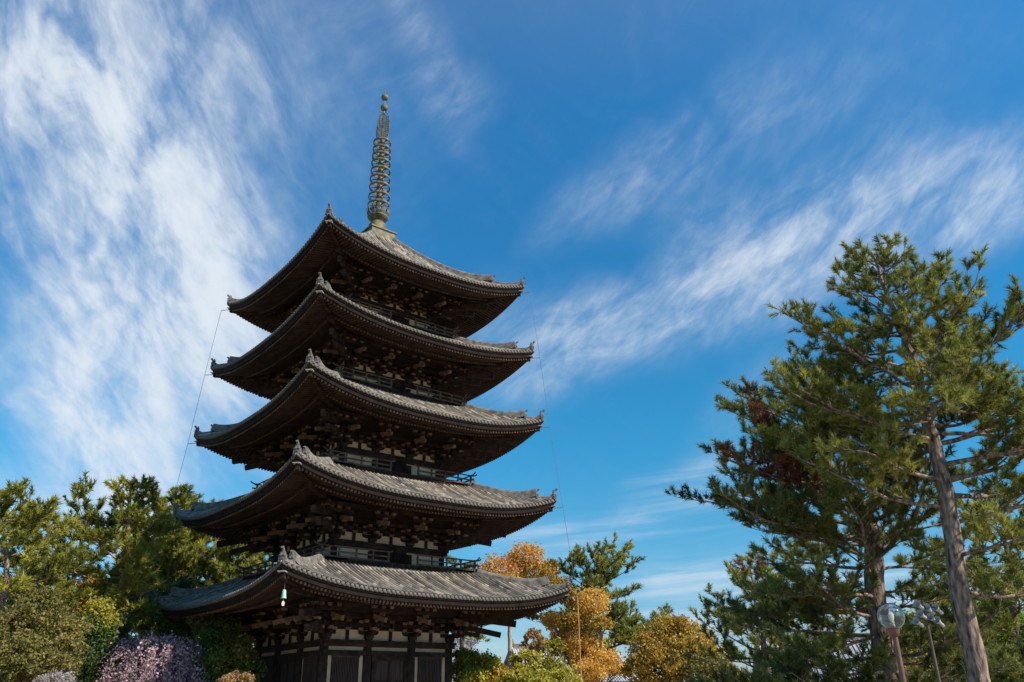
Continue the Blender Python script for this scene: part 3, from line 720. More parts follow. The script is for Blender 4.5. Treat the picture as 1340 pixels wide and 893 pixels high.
def smooth_path(pts, rad, k=6, wob=0, r_=None):
    """Catmull-Rom through the trunk joints"""
    pts = np.asarray(pts, float); rad = np.asarray(rad, float); P_ = np.vstack([2*pts[0]-pts[1], pts, 2*pts[-1]-pts[-2]]); o, q = [], []
    for i in range(1, len(P_)-2):
        for t in np.linspace(0, 1, k, endpoint=False):
            o.append(.5*((2*P_[i]) + (-P_[i-1]+P_[i+1])*t + (2*P_[i-1]-5*P_[i]+4*P_[i+1]-P_[i+2])*t*t + (-P_[i-1]+3*P_[i]-3*P_[i+1]+P_[i+2])*t**3)); q.append(rad[i-1]+(rad[i]-rad[i-1])*t)
    o.append(pts[-1]); q.append(rad[-1]); o = np.array(o)
    if wob: o[1:-1] += r_.normal(0, wob, (len(o)-2, 3))*[1, 1, .3]
    return o, np.array(q)

def pine(label, trunk, rad, limbs, seed, needle=.14, nn=12, wid=.008, sub=.38, twig=.24, mat_n='pine', mat_b='bark', group=None, rise=.35, dead=None, fine=True, tk=9, cat='pine tree', name='pine_tree', droop=0.):
    """trunk: world joints; limbs: (height fraction, azimuth deg, length, start elevation deg)"""
    r_ = np.random.default_rng(seed); T = Tubes(); base = np.array(trunk[0], float)
    root = empty(name, tuple(base)); tag(root, label, cat, group)
    tp, tr = smooth_path(np.asarray(trunk, float)-base, rad, 7, .015, r_); T.add(tp, tr, 12 if fine else 8)
    cum = np.concatenate([[0], np.cumsum(np.linalg.norm(np.diff(tp, axis=0), axis=1))]); cum /= cum[-1]
    TP, TD, TC = [], [], []; dP, dD, dC = [], [], []
    for (hf, az_, Ln, e0) in limbs:
        p = np.array([np.interp(hf, cum, tp[:, k]) for k in range(3)]); r0 = min(float(np.interp(hf, cum, tr))*.42, .016+.0105*Ln)
        n = max(4, int(Ln/.45)); a = R(az_); e = R(e0); path = [p]; seg = Ln/n
        for k in range(n):
            a += r_.normal(0, .13); e += r_.normal(0, .09) + (rise*(k/n)*.35 - droop*.1)
            p = p + seg*np.array([math.cos(a)*math.cos(e), math.sin(a)*math.cos(e), math.sin(e)]); path.append(p)
        path = np.array(path); pr_ = np.linspace(r0, .012, n+1); T.add(path, pr_, 6 if fine else 4)
        lc = r_.normal(.48, .10); isdead = dead is not None and dead(hf, az_, Ln)
        ns = max(3, int(Ln*.86/sub)); side = 1
        for j in range(ns+1):
            t = .18 + .82*(j+.4*r_.random())/ns; t = min(t, 1); i0 = min(int(t*n), n-1); f = t*n - i0
            q = path[i0]*(1-f)+path[i0+1]*f; d = unit(path[i0+1]-path[i0]); side = -side
            la = math.atan2(d[1], d[0]) + side*R(r_.uniform(28, 68)) if j < ns else math.atan2(d[1], d[0])
            sl_ = (.30*Ln*(1-t)+.35+.25*r_.random())*(1.0 if Ln > 1.5 else .7); el_ = math.asin(max(-1, min(1, d[2])))*.6 + r_.uniform(-.05, .4)
            m_ = max(2, int(sl_/.3)); sp_ = [q]; x = q; aa = la; ee = el_
            for k in range(m_):
                aa += r_.normal(0, .15); ee += r_.uniform(0, .16); x = x + sl_/m_*np.array([math.cos(aa)*math.cos(ee), math.sin(aa)*math.cos(ee), math.sin(ee)]); sp_.append(x)
            sp_ = np.array(sp_); T.add(sp_, np.linspace(max(.010, float(np.interp(t, np.linspace(0, 1, n+1), pr_))*.5), .006, m_+1), 4 if fine else 3)
            cl = lc + r_.normal(0, .09)
            nt_ = max(3, int(sl_/twig*2))
            tt = r_.uniform(.12, 1, nt_); tt[-1] = 1
            ii = np.minimum((tt*m_).astype(int), m_-1); ff = tt*m_-ii; q0 = sp_[ii]*(1-ff[:, None])+sp_[ii+1]*ff[:, None]; dd = unit(sp_[ii+1]-sp_[ii])
            td = unit(dd*.7 + r_.normal(0, .5, (nt_, 3)) + np.array([0, 0, .55])); tl = r_.uniform(.10, .34, nt_)*(twig/.24)
            if fine and twig < .3:
                for k in range(0, nt_, 2): T.add(np.array([q0[k], q0[k]+td[k]*tl[k]]), [.006, .004], 3)
            for s_ in (.35, .7, 1.0):
                w = q0 + td*tl[:, None]*s_; tdd = unit(td + r_.normal(0, .25, td.shape))
                (dP if isdead else TP).append(w); (dD if isdead else TD).append(tdd); (dC if isdead else TC).append(np.full(nt_, cl) + .06*(s_-.6))
    T.build('trunk', M[mat_b], root)
    V, F, A = tufts(np.concatenate(TP), np.concatenate(TD), needle, np.concatenate(TC), nn, wid, r_)
    mesh_np('crown', V, F, M[mat_n], root, A)
    if dP:
        V, F, A = tufts(np.concatenate(dP), np.concatenate(dD), needle, np.concatenate(dC), nn, wid, r_); o = mesh_np('dead_foliage', V, F, M['dead'], root, A)
        o['label'] = 'brown dead needles in the crown'
    return root

def auto_limbs(seed, n, h0, h1, lens, elev0=10, elev1=45, azr=(0, 360), jitter=.25, bias=None):
    """limb list with lengths given by (height fraction -> length) samples"""
    r_ = np.random.default_rng(seed); o = []; xs = [a for a, b in lens]; ys = [b for a, b in lens]; az_ = r_.uniform(0, 360)
    for k in range(n):
        hf = h0 + (h1-h0)*(k+.5*r_.random())/n; az_ += 137.5 + r_.normal(0, 18)
        a = azr[0] + (az_ % 360)/360*(azr[1]-azr[0]); Ln = np.interp(hf, xs, ys)*(1+r_.uniform(-jitter, jitter))
        if bias: Ln *= bias(a % 360)
        o.append((min(hf, .995), a, Ln, elev0 + (elev1-elev0)*(hf-h0)/(h1-h0) + r_.normal(0, 7)))
    return o

def broad(label, base, lobes, seed, leaf=.13, n_leaf=9000, mat_l='green', mat_b='barkdark', group=None, trunk_r=.2, cat='tree', name='broadleaf_tree', clr=.42, crop=0, ncl=None, flat=.4, stems=1, trunk=None, second=None):
    """base: ground point; lobes: (dx,dy,z,rx,ry,rz) foliage masses relative to base"""
    r_ = np.random.default_rng(seed); root = empty(name, tuple(base)); tag(root, label, cat, group)
    T = Tubes(); zs = [l[2] for l in lobes]; fork = min(zs)*.45 if trunk is None else None
    if trunk is None: trunk = [(0, 0, 0), (r_.normal(0, .1), r_.normal(0, .1), fork*.6), (r_.normal(0, .2), r_.normal(0, .2), max(fork, .3))]
    tp, tr = smooth_path(trunk, np.linspace(trunk_r, trunk_r*.62, len(trunk)), 6, .02, r_); T.add(tp, tr, 9)
    vol = np.array([l[3]*l[4]*l[5] for l in lobes])**(2/3); vol /= vol.sum(); Ps, Cs, Ms = [], [], []
    for li, (dx, dy, z, rx, ry, rz) in enumerate(lobes):
        st_ = tp[min(len(tp)-1, int(len(tp)*r_.uniform(.6, 1)))]; c = np.array([dx, dy, z]); mid = (st_+c)/2 + np.array([r_.normal(0, .2), r_.normal(0, .2), -.1*rz])
        bp, br = smooth_path([st_, mid, c + [0, 0, rz*.2]], [trunk_r*.5, trunk_r*.32, .02], 5, .05, r_); T.add(bp, br, 6)
        for _ in range(9):
            e = unit(r_.normal(size=3))*np.array([rx, ry, rz])*.8; k = r_.integers(3, len(bp)); T.add(np.array([bp[k], (bp[k]+c+e)/2+r_.normal(0, .1, 3), c+e]), [.045*trunk_r/.2, .025, .008], 4)
        nl = int(n_leaf*vol[li]); nc = max(10, int((ncl or 55)*max(.4, vol[li]*len(lobes))))
        dirs = unit(r_.normal(size=(nc, 3))+[0, 0, .15]); rad_ = r_.uniform(.45, 1.02, (nc, 1))**.6; cc = c + dirs*rad_*np.array([rx, ry, rz]); lc = r_.normal(.5, .07)
        which = r_.integers(0, nc, nl); cr_ = clr*(rx*ry*rz)**(1/3)*r_.uniform(.6, 1.1, (nc, 1))
        off = r_.normal(size=(nl, 3))*[1, 1, .62]; off = unit(off)*r_.random((nl, 1))**.5
        Ps.append(cc[which] + off*cr_[which]); Cs.append((r_.normal(lc, .10, nc))[which])
        Ms.append(np.full(nl, 1 if second and r_.random() < second[1] else 0))
    T.build('trunk', M[mat_b], root)
    Pn = np.concatenate(Ps); V, F, A = leaves(Pn, leaf, np.concatenate(Cs), r_, flat)
    mats = [M[mat_l]] + ([M[second[0]]] if second else [])
    mesh_np('crown', V, F, mats, root, A, fm=np.concatenate(Ms))
    return root

def gnd(px, dist):
    p = at(px, 860, dist); return np.array([p.x, p.y, 0.])
def ap(px, py, dist): return np.array(at(px, py, dist))
def lobes_at(base, specs):
    """specs: (px,py,dist,r_px,squash) read off the photograph -> real lobes"""
    o = []
    for px, py, d_, rp, sq in specs:
        p = ap(px, py, d_)-base; sc = d_/math.cos(R(azel(px, py)[0]-math.degrees(YAW)))/FPX; r_ = rp*sc
        o.append((p[0], p[1], p[2], r_, r_, r_*sq))
    return o
#TREES
# ---- the two tall pines at right
d1 = 20.0
b1 = gnd(1279, d1)
tr1 = [b1, ap(1262, 800, d1), ap(1240, 660, d1+.1), ap(1216, 560, d1+.2), ap(1194, 475, d1+.2), ap(1166, 400, d1+.1), ap(1140, 330, d1)]
lim = auto_limbs(5, 46, .57, .985, [(.57, 4.3), (.66, 3.4), (.75, 2.3), (.84, 1.5), (.92, .9), (1, .3)], -6, 30, jitter=.15, bias=lambda a: .95)
lim += [(.30, 20, 3.4, 4), (.42, -20, 4.2, 6), (.45, 185, 3.2, 2), (.50, 5, 4.8, 4), (.57, -15, 4.2, 8), (.64, 8, 3.6, 12), (.70, 0, 2.2, 10), (.6, 175, 3.2, 6), (.36, -60, 2.8, 5), (.39, 60, 3.0, 0), (.47, 30, 4.4, 4), (.53, -30, 4.4, 4), (.50, 200, 3.0, 4)]
pine('tallest pine with a bare slanting grey trunk at the right edge', tr1, [.225, .20, .17, .14, .11, .07, .02], lim, 11, needle=.15, nn=21, wid=.0078, sub=.26, twig=.17, mat_n='pine', mat_b='bark', group='pines at the right', rise=.2)
d2 = 24.0
b2 = gnd(1160, d2)
tr2 = [b2, ap(1148, 800, d2), ap(1142, 710, d2), ap(1122, 655, d2-.2), ap(1083, 612, d2-.4), ap(1066, 560, d2-.4), ap(1058, 505, d2-.4)]
lim = auto_limbs(9, 52, .14, .98, [(.14, 3.0), (.28, 3.6), (.4, 4.0), (.55, 3.9), (.7, 3.1), (.85, 2.3), (1, .8)], -10, 34, jitter=.22, bias=lambda a: .72 if (a < 70 or a > 290) else 1.05)
lim += [(.53, 180, 5.0, 2), (.49, 186, 4.4, 2), (.60, 185, 3.9, 8), (.57, 172, 4.8, 5), (.68, 170, 3.4, 10), (.75, 182, 3.0, 14), (.30, 190, 3.2, -10), (.36, 170, 3.6, -6), (.20, 185, 4.6, -6), (.14, 175, 5.2, -4), (.17, 230, 3.6, -4), (.10, 195, 5.0, 0), (.09, 165, 4.0, 2), (.18, -60, 3.0, -4)]
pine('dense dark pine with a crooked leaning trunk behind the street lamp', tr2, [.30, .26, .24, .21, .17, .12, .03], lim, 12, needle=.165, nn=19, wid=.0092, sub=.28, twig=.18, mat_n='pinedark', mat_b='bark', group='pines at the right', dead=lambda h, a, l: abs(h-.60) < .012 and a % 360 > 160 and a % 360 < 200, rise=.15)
for lab, px, top, dd, sd, n_ in (('pine seen behind the tall slanting trunk at the right edge', 1318, (1310, 660), 32, 63, 34),):
    bb = gnd(px, dd); pine(lab, [bb, (bb+ap(*top, dd))/2, ap(*top, dd)], [.16, .12, .03], auto_limbs(sd, n_, .15, .98, [(.15, 3.0), (.5, 3.2), (.8, 2.0), (1, .8)], -6, 34), sd+1, needle=.19, nn=12, wid=.018, sub=.36, twig=.24, mat_n='pine' if sd != 62 else 'pinedark', mat_b='barkdark', group='pines at the right', rise=.2)
d3 = 34.0
b3 = gnd(1002, d3)
tr3 = [b3, ap(1000, 850, d3), ap(997, 800, d3), ap(983, 752, d3)]
lim = auto_limbs(14, 26, .38, .97, [(.38, 1.9), (.6, 2.0), (.8, 1.5), (1, .6)], 5, 40)
pine('small pine with a reddish brown patch at its top left of the dark leaning pine', tr3, [.14, .12, .09, .02], lim, 15, needle=.19, nn=17, wid=.013, sub=.34, twig=.22, mat_n='pine', mat_b='barkdark', group='pines at the right', dead=lambda h, a, l: h > .9)
# ---- pines at left
def pine_left(label, px, top, dist, H_, lens, n, seed, mat_n='pine2', lean=None, h0=.42, rad=.22, mat_b='bark', **k):
    b = gnd(px, dist); 
    pts = [b] + [ap(x, y, dist) for x, y in (lean or [])] + [ap(*top, dist)]
    rr = np.linspace(rad, .03, len(pts)); bias = k.pop('bias', None)
    kw = dict(rise=.2, needle=.34, nn=12, wid=.034, sub=.46, twig=.34, fine=False); kw.update(k)
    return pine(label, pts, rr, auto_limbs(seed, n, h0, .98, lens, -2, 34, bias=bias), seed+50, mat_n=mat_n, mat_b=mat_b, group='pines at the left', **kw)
pine_left('sunlit pine cut by the left edge of the picture', 2, (0, 650), 52, 0, [(.4, 3.6), (.6, 4.2), (.8, 3.0), (1, 1.0)], 28, 21, lean=[(8, 760)], h0=.4)
pine_left('slim pine with a dark straight trunk second from the left edge', 40, (42, 672), 57, 0, [(.5, 2.2), (.75, 2.4), (1, .8)], 17, 22, lean=[(42, 760), (44, 715)], mat_b='barkdark', h0=.5)
pine_left('pine on two thin leaning trunks beside the slim dark pine', 78, (116, 652), 60, 0, [(.5, 2.2), (.7, 3.0), (.9, 2.0), (1, .8)], 19, 23, lean=[(88, 800), (102, 730), (110, 690)], h0=.5, mat_b='bark')
pine_left('tall bushy pine with a thick leaning reddish trunk at left', 134, (172, 640), 58, 0, [(.4, 2.2), (.55, 3.4), (.75, 3.0), (.9, 2.0), (1, .8)], 34, 24, lean=[(152, 810), (164, 740), (168, 690)], h0=.42, rad=.34, mat_b='barkred', bias=lambda a: .78 if (a < 60 or a > 300) else 1.15)
pine_left('pine with a rounded sunny crown right behind the left roof corner', 222, (222, 655), 92, 0, [(.4, 4.0), (.6, 5.4), (.8, 4.6), (1, 1.6)], 50, 25, lean=[(224, 770), (222, 710)], h0=.3, needle=.42, wid=.045)
pine_left('broad pine whose top shows just above the second roof at left', 268, (268, 672), 96, 0, [(.35, 4.6), (.6, 6.0), (.8, 5.0), (1, 1.6)], 50, 26, lean=[(270, 790), (268, 730)], h0=.3, needle=.42, wid=.045)
pine_left('dark pine partly hidden behind the left eaves of the pagoda', 320, (314, 715), 90, 0, [(.3, 4.6), (.6, 5.4), (.8, 4.4), (1, 1.6)], 46, 27, lean=[(318, 790)], h0=.25, mat_n='pine', needle=.42, wid=.045)
pine_left('pine filling the gap between the leaning trunks and the left roof corner', 188, (190, 690), 94, 0, [(.3, 4.6), (.6, 5.4), (.8, 4.4), (1, 1.6)], 46, 28, lean=[(190, 780)], h0=.25, mat_n='pine', needle=.42, wid=.045)
# ---- pines right of the pagoda
k2 = dict(rise=.15, needle=.34, nn=12, wid=.034, sub=.46, twig=.34, fine=False, group='pines right of the pagoda')
d4 = 74; b4 = gnd(778, d4)
pine('dark green pine with layered branches beside the orange leaved trees', [b4, ap(774, 840, d4), ap(768, 780, d4), ap(768, 728, d4)], [.3, .26, .18, .03],
     auto_limbs(31, 44, .36, .98, [(.36, 6.2), (.6, 5.4), (.8, 3.8), (1, 1.0)], -6, 26, bias=lambda a: 1.25 if (a < 70 or a > 290) else .8), 32, mat_n='pine', mat_b='barkdark', **k2)
d5 = 92; b5 = gnd(606, d5)
pine('pine tip showing between the second and the lowest roof at right', [b5, ap(604, 800, d5), ap(602, 738, d5)], [.3, .22, .03], auto_limbs(33, 26, .5, .98, [(.5, 3.6), (.8, 2.6), (1, .8)], 4, 40), 34, mat_n='pine2', mat_b='barkdark', **k2)
# ---- broadleaf trees right of the pagoda
b = gnd(668, 70)
broad('tall orange leaved tree with a pale trunk just right of the pagoda', b, lobes_at(b, [(655, 748, 70, 24, .8), (688, 730, 71, 22, .75), (700, 755, 71, 24, .7), (730, 768, 72, 15, .7), (665, 765, 69, 18, .6), (718, 745, 73, 14, .7), (642, 762, 71, 14, .7), (690, 775, 70, 20, .5)]), 41, leaf=.20, n_leaf=13500, clr=.62, second=('goldleaf', .22), mat_l='orangeleaf', mat_b='barkpale', trunk_r=.20, group='orange leaved trees', trunk=[(0, 0, 0), tuple(ap(667, 840, 70)-b), tuple(ap(668, 800, 70)-b), tuple(ap(672, 770, 70)-b)], ncl=70)
b = gnd(770, 66)
broad('orange leaved tree with a dark forked trunk between the roof tip and the layered pine', b, lobes_at(b, [(775, 790, 66, 20, .8), (752, 815, 66, 20, .7), (786, 820, 65, 14, .8), (765, 850, 66, 24, .8), (745, 782, 67, 14, .7), (790, 868, 65, 20, .7), (722, 812, 68, 14, .7), (735, 840, 68, 16, .7), (812, 876, 66, 14, .6), (770, 880, 64, 20, .6)]), 42, leaf=.19, n_leaf=14500, clr=.6, second=('goldleaf', .22), mat_l='orangeleaf', mat_b='barkdark', trunk_r=.22, group='orange leaved trees', ncl=70)
b = gnd(705, 62)
broad('yellow green tree with dark curved boughs behind the pale trunk', b, lobes_at(b, [(698, 838, 62, 15, .8), (690, 868, 61, 20, .8), (722, 878, 61, 22, .7), (712, 850, 63, 15, .7), (680, 888, 60, 20, .7), (728, 845, 63, 12, .7)]), 43, leaf=.19, clr=.34, n_leaf=8000, mat_l='yellowgreen', mat_b='barkdark', trunk_r=.18, group='yellow green trees right of the pagoda', ncl=60, second=('tan', .3))
b = gnd(620, 60)
broad('yellow green bushy tree touching the right wall of the pagoda', b, lobes_at(b, [(616, 872, 60, 20, .9), (640, 878, 59, 20, .9), (603, 880, 59, 16, .8), (652, 890, 58, 18, .8), (603, 856, 61, 9, .8), (622, 892, 58, 22, .7)]), 44, leaf=.19, n_leaf=14000, mat_l='yellowgreen', mat_b='barkdark', group='yellow green trees right of the pagoda', ncl=70, second=('goldleaf', .25))
b = gnd(886, 55)
broad('round golden brown tree under the thin power lines', b, lobes_at(b, [(880, 838, 55, 34, .8), (850, 852, 54, 28, .8), (912, 848, 54, 32, .8), (868, 874, 53, 34, .8), (905, 880, 53, 36, .75), (838, 880, 54, 22, .8), (935, 872, 55, 24, .8), (884, 822, 55, 20, .7), (955, 890, 54, 22, .7)]), 45, leaf=.17, n_leaf=26000, mat_l='goldleaf', mat_b='barkdark', trunk_r=.25, clr=.36, ncl=70, second=('olive', .12))
b = gnd(735, 54)
broad('low yellow bush at the foot of the orange trees', b, lobes_at(b, [(735, 893, 54, 22, .6), (700, 896, 53, 24, .6), (665, 896, 53, 18, .6)]), 46, leaf=.17, n_leaf=7000, mat_l='yellowgreen', mat_b='barkdark', trunk_r=.1, cat='bush', name='bush')
b = gnd(600, 110)
broad('leafless looking mauve grey tree seen just past the right wall of the pagoda', b, lobes_at(b, [(604, 842, 110, 14, 1.2), (618, 832, 110, 12, 1)]), 47, leaf=.2, n_leaf=2500, mat_l='white', mat_b='barkpale', trunk_r=.2)
# ---- shrubs and trees low at left
b = gnd(203, 55)
r_ = np.random.default_rng(77)
root = empty('cherry_tree', tuple(b)); tag(root, 'weeping cherry tree in mauve blossom left of the pagoda', 'cherry tree')
T = Tubes(); Pc, Cc = [], []
tp, trr = smooth_path([(0, 0, 0), (.1, .1, 1.8), (-.1, 0, 3.2), (.2, 0, 4.6)], [.22, .19, .14, .05], 6, .02, r_); T.add(tp, trr, 9)
for k in range(190):
    a = r_.uniform(0, 2*np.pi); rr = r_.uniform(.4, 3.1); z = r_.uniform(3.4, 5.6) - .2*rr; s0 = tp[r_.integers(8, len(tp))]
    top = np.array([math.cos(a)*rr*.8, math.sin(a)*rr*.8, z]); tip = np.array([math.cos(a)*(rr+.6), math.sin(a)*(rr+.6), max(.5, z-r_.uniform(1.6, 4.0))])
    P_, rd = smooth_path([s0, (s0+top)/2+[0, 0, .5], top, (top+tip)/2+[math.cos(a)*.3, math.sin(a)*.3, .3], tip], [.05, .035, .02, .012, .005], 6, .03, r_); T.add(P_, rd, 4)
    q = P_[len(P_)*2//5:]; n = 105; ii = r_.integers(0, len(q)-1, n); ff = r_.random((n, 1)); w = q[ii]*(1-ff)+q[ii+1]*ff; Pc.append(w + r_.normal(0, .13, (n, 3))); Cc.append(np.full(n, r_.normal(.5, .15)))
T.build('trunk', M['barkdark'], root); V, F, A = leaves(np.concatenate(Pc), .15, np.concatenate(Cc), r_); mesh_np('crown', V, F, M['cherry'], root, A)
b = gnd(52, 48)
broad('olive brown broadleaf tree low at the left edge', b, lobes_at(b, [(50, 800, 48, 28, .8), (30, 830, 47, 30, .8), (72, 836, 47, 28, .9), (45, 868, 46, 38, .7), (86, 806, 49, 16, .8), (8, 870, 46, 30, .8), (25, 790, 49, 14, .8)]), 51, leaf=.14, n_leaf=26000, mat_l='olive', trunk_r=.14, clr=.3, ncl=60)
b = gnd(10, 69)
broad('tan leaved tree at the left edge behind the olive tree', b, lobes_at(b, [(8, 785, 69, 18, .8), (24, 775, 69, 11, .7), (0, 770, 70, 12, .8)]), 52, leaf=.18, n_leaf=6000, mat_l='tan', trunk_r=.15)
b = gnd(120, 58.5)
broad('bright yellow tree among the leaning pine trunks at left', b, lobes_at(b, [(116, 768, 58, 10, .8), (148, 778, 57, 9, .7), (98, 784, 57, 12, .7), (80, 776, 58, 8, .8), (130, 796, 56, 12, .9), (140, 812, 56, 12, .8), (108, 806, 57, 11, .8)]), 53, leaf=.17, clr=.75, n_leaf=4000, second=('goldleaf', .4), mat_l='yellowgreen', trunk_r=.18)
sh = [('dark evergreen tree left of the weeping cherry', 118, 56, [(112, 835, 56, 26, .9), (130, 870, 55, 28, .9), (95, 865, 55, 24, .9), (140, 825, 57, 22, .8)], 'darkgreen', 16000),
      ('green leafy tree between the weeping cherry and the pagoda', 300, 56, [(290, 835, 56, 22, .9), (310, 855, 55, 20, .9), (285, 870, 55, 24, .8), (325, 880, 55, 18, .8), (270, 815, 57, 18, .8)], 'green', 15000),
      ('dark shrubby tree behind the weeping cherry', 240, 62, [(235, 815, 62, 26, .8), (205, 810, 62, 20, .8), (262, 800, 63, 24, .8), (185, 790, 64, 20, .8), (230, 780, 65, 22, .8)], 'darkgreen', 14000),
      ('dark tree filling the gap behind the olive tree', 70, 66, [(60, 815, 66, 36, .7), (95, 810, 66, 26, .8), (30, 800, 67, 26, .7), (150, 800, 66, 20, .8)], 'darkgreen', 12000)]
for k, (lab, px, dd, sp_, mt, nl) in enumerate(sh):
    b = gnd(px, dd); broad(lab, b, lobes_at(b, sp_), 60+k, leaf=.17, n_leaf=nl, mat_l=mt, trunk_r=.16, group='evergreen trees low at the left', ncl=60, second=('green', .3) if mt == 'darkgreen' else ('olive', .3))
b = gnd(70, 38)
broad('small white blossoming shrub at the bottom left', b, lobes_at(b, [(78, 892, 38, 11, .7), (62, 896, 38, 12, .6)]), 71, leaf=.08, clr=.5, n_leaf=4000, mat_l='white', trunk_r=.05, cat='shrub', name='shrub')
b = gnd(305, 44)
broad('small pink blossoming shrub by the left wall of the pagoda', b, lobes_at(b, [(296, 892, 44, 8, .8), (308, 886, 45, 7, .8), (322, 890, 45, 8, .8)]), 72, leaf=.10, clr=.55, n_leaf=1500, mat_l='tan', trunk_r=.05, cat='shrub', name='shrub')
# ---- behind the right pines
b = gnd(1318, 34)
broad('lime green tree behind the tall trunk at the right edge', b, lobes_at(b, [(1315, 830, 34, 32, .8), (1300, 860, 34, 28, .9), (1340, 850, 33, 34, .9), (1325, 885, 33, 32, .7), (1290, 800, 35, 18, .8)]), 81, leaf=.13, n_leaf=15000, mat_l='limegreen', trunk_r=.16, ncl=80)
b = gnd(1235, 46)
broad('yellow green tree behind the loudspeakers', b, lobes_at(b, [(1235, 795, 46, 24, .8), (1215, 820, 46, 24, .8), (1250, 840, 45, 28, .8), (1205, 860, 45, 28, .8), (1190, 885, 44, 30, .7)]), 82, leaf=.15, n_leaf=14000, mat_l='olive', trunk_r=.18, ncl=70, second=('yellowgreen', .4))
# distant woods that close the view low down
def woods(name, specs, seed, mt, n, leaf):
    r_ = np.random.default_rng(seed); Ps, Cs = [], []
    for px, dd, h_ in specs:
        c = gnd(px, dd); m_ = n; th_ = r_.uniform(0, 2*np.pi, m_); rr = np.sqrt(r_.random(m_))*5; z = h_*np.sqrt(np.maximum(0, 1-(rr/5.4)**2))*r_.uniform(.1, 1.0, m_)**.5
        q = np.stack([c[0]+rr*np.cos(th_), c[1]+rr*np.sin(th_), z], -1); q += r_.normal(0, .25, q.shape)
        key = np.floor(q/1.1).astype(int); hsh = np.abs(np.sin(key @ np.array([12.9, 78.2, 37.7]))*43758.5) % 1
        Ps.append(q); Cs.append(.3+.4*hsh)
    V, F, A = leaves(np.concatenate(Ps), leaf, np.concatenate(Cs), r_); o = mesh_np(name, V, F, M[mt], None, A); tag(o, 'distant dark woods low behind the trees', 'woods', kind='stuff')
woods('woods', [(px, 112, 8 + 1.5*math.sin(px*.7)) for px in range(-60, 420, 24)] + [(px, 96, 6.5) for px in range(-50, 420, 30)], 91, 'darkgreen', 2600, .5)
woods('far_woods', [(px, 150, 4.2+.8*math.sin(px)) for px in range(560, 1400, 24)], 92, 'olive', 1500, .5)
woods('hedge', [(px, 70, 2.2) for px in range(1040, 1400, 40)], 93, 'green', 1500, .3)
# ---- street lamp
dl = 13.5; b = gnd(1190, dl); gl = ap(1166, 807, dl); zt = float(gl[2])
lp = empty('street_lamp', (float(gl[0]), float(gl[1]), 0)); tag(lp, 'street lamp with a clear glass globe on a reddish brown pole', 'street lamp')
polem = mat('brown_painted_pole', (.13, .055, .040), (.21, .095, .068), 6, .5, .5)
m = MB(); m.tube([(0, 0, 0), (0, 0, .5), (0, 0, zt-.26)], [.05, .042, .036], 14); m.tube([(0, 0, 0), (0, 0, .03)], .12, 14); m.build('pole', polem, lp)
m = MB(); m.lathe([(.045, zt-.27), (.06, zt-.26), (.075, zt-.20), (.085, zt-.175), (.085, zt-.155), (.0, zt-.155)], 18); m.build('globe_base', polem, lp)
gm_ = bpy.data.materials.new('clear_glass'); gm_.use_nodes = True; gb = gm_.node_tree.nodes['Principled BSDF']
gb.inputs['Transmission Weight'].default_value = 1; gb.inputs['Roughness'].default_value = .04; gb.inputs['IOR'].default_value = 1.45; gb.inputs['Base Color'].default_value = (.93, .95, .95, 1)
rr_ = .185; m = MB(); m.lathe([(rr_*math.sin(math.pi*(t+1.6)/21.6), -rr_*math.cos(math.pi*(t+1.6)/21.6)) for t in range(21)], 28, 0, (0, 0, zt)); ri = rr_-.006
m.lathe([(ri*math.sin(math.pi*(t+1.6)/21.6), -ri*math.cos(math.pi*(t+1.6)/21.6)) for t in range(20, -1, -1)], 28, 0, (0, 0, zt)); m.build('globe', gm_, lp)
m = MB(); m.lathe([(0.0, zt-.155), (.03, zt-.155), (.03, zt-.07), (.022, zt-.065)], 12); m.build('socket', M['cap'], lp)
m = MB(); m.lathe([(.022, zt-.068), (.034, zt-.03), (.038, zt+.02), (.025, zt+.06), (0, zt+.07)], 14); m.build('bulb', mat('white_bulb', (.85, .80, .62), (.9, .86, .7), 2, .3, .5), lp)
# ---- loudspeakers on a pole
dsx = 19.0; hp = ap(1211, 806, dsx)
sp_ = empty('loudspeaker_pole', (float(hp[0]), float(hp[1]), 0)); tag(sp_, 'thin pole carrying a cluster of white horn loudspeakers between the right pines', 'loudspeaker pole')
m = MB(); m.tube([(0, 0, 0), (0, 0, hp[2]+.3)], [.035, .03], 8); m.beam((-.35, 0, hp[2]+.16), (.35, 0, hp[2]+.16), .03, .03); m.beam((-.35, 0, hp[2]-.06), (.3, 0, hp[2]-.06), .03, .03); m.build('pole', M['barkdark'], sp_)
hornm = mat('white_horn_plastic', (.40, .41, .42), (.52, .52, .52), 5, .45, .5)
m = MB(); m.lathe([(.20, 0), (.15, .07), (.10, .17), (.075, .27), (.07, .30), (.085, .31), (.085, .42), (0, .43)], 16); m.lathe([(.19, .01), (.10, .15), (.06, .28), (0, .29)], 16)
h0 = None
for k, (x, z, rz) in enumerate([(-.20, .32, 6), (-.0, .25, 3), (.19, .26, 0), (-.18, .14, 5), (.03, .08, 2), (-.30, .0, 8), (.16, .02, -2)]):
    o = m.build('horn', hornm, sp_) if h0 is None else inst(h0, sp_)
    h0 = h0 or o; o.location = (x, -.08, hp[2]+z-.1); o.rotation_euler = Vector((.8, .35, -.45+.01*rz)).to_track_quat('Z', 'Y').to_euler(); o.scale = (.40, .40, .58)
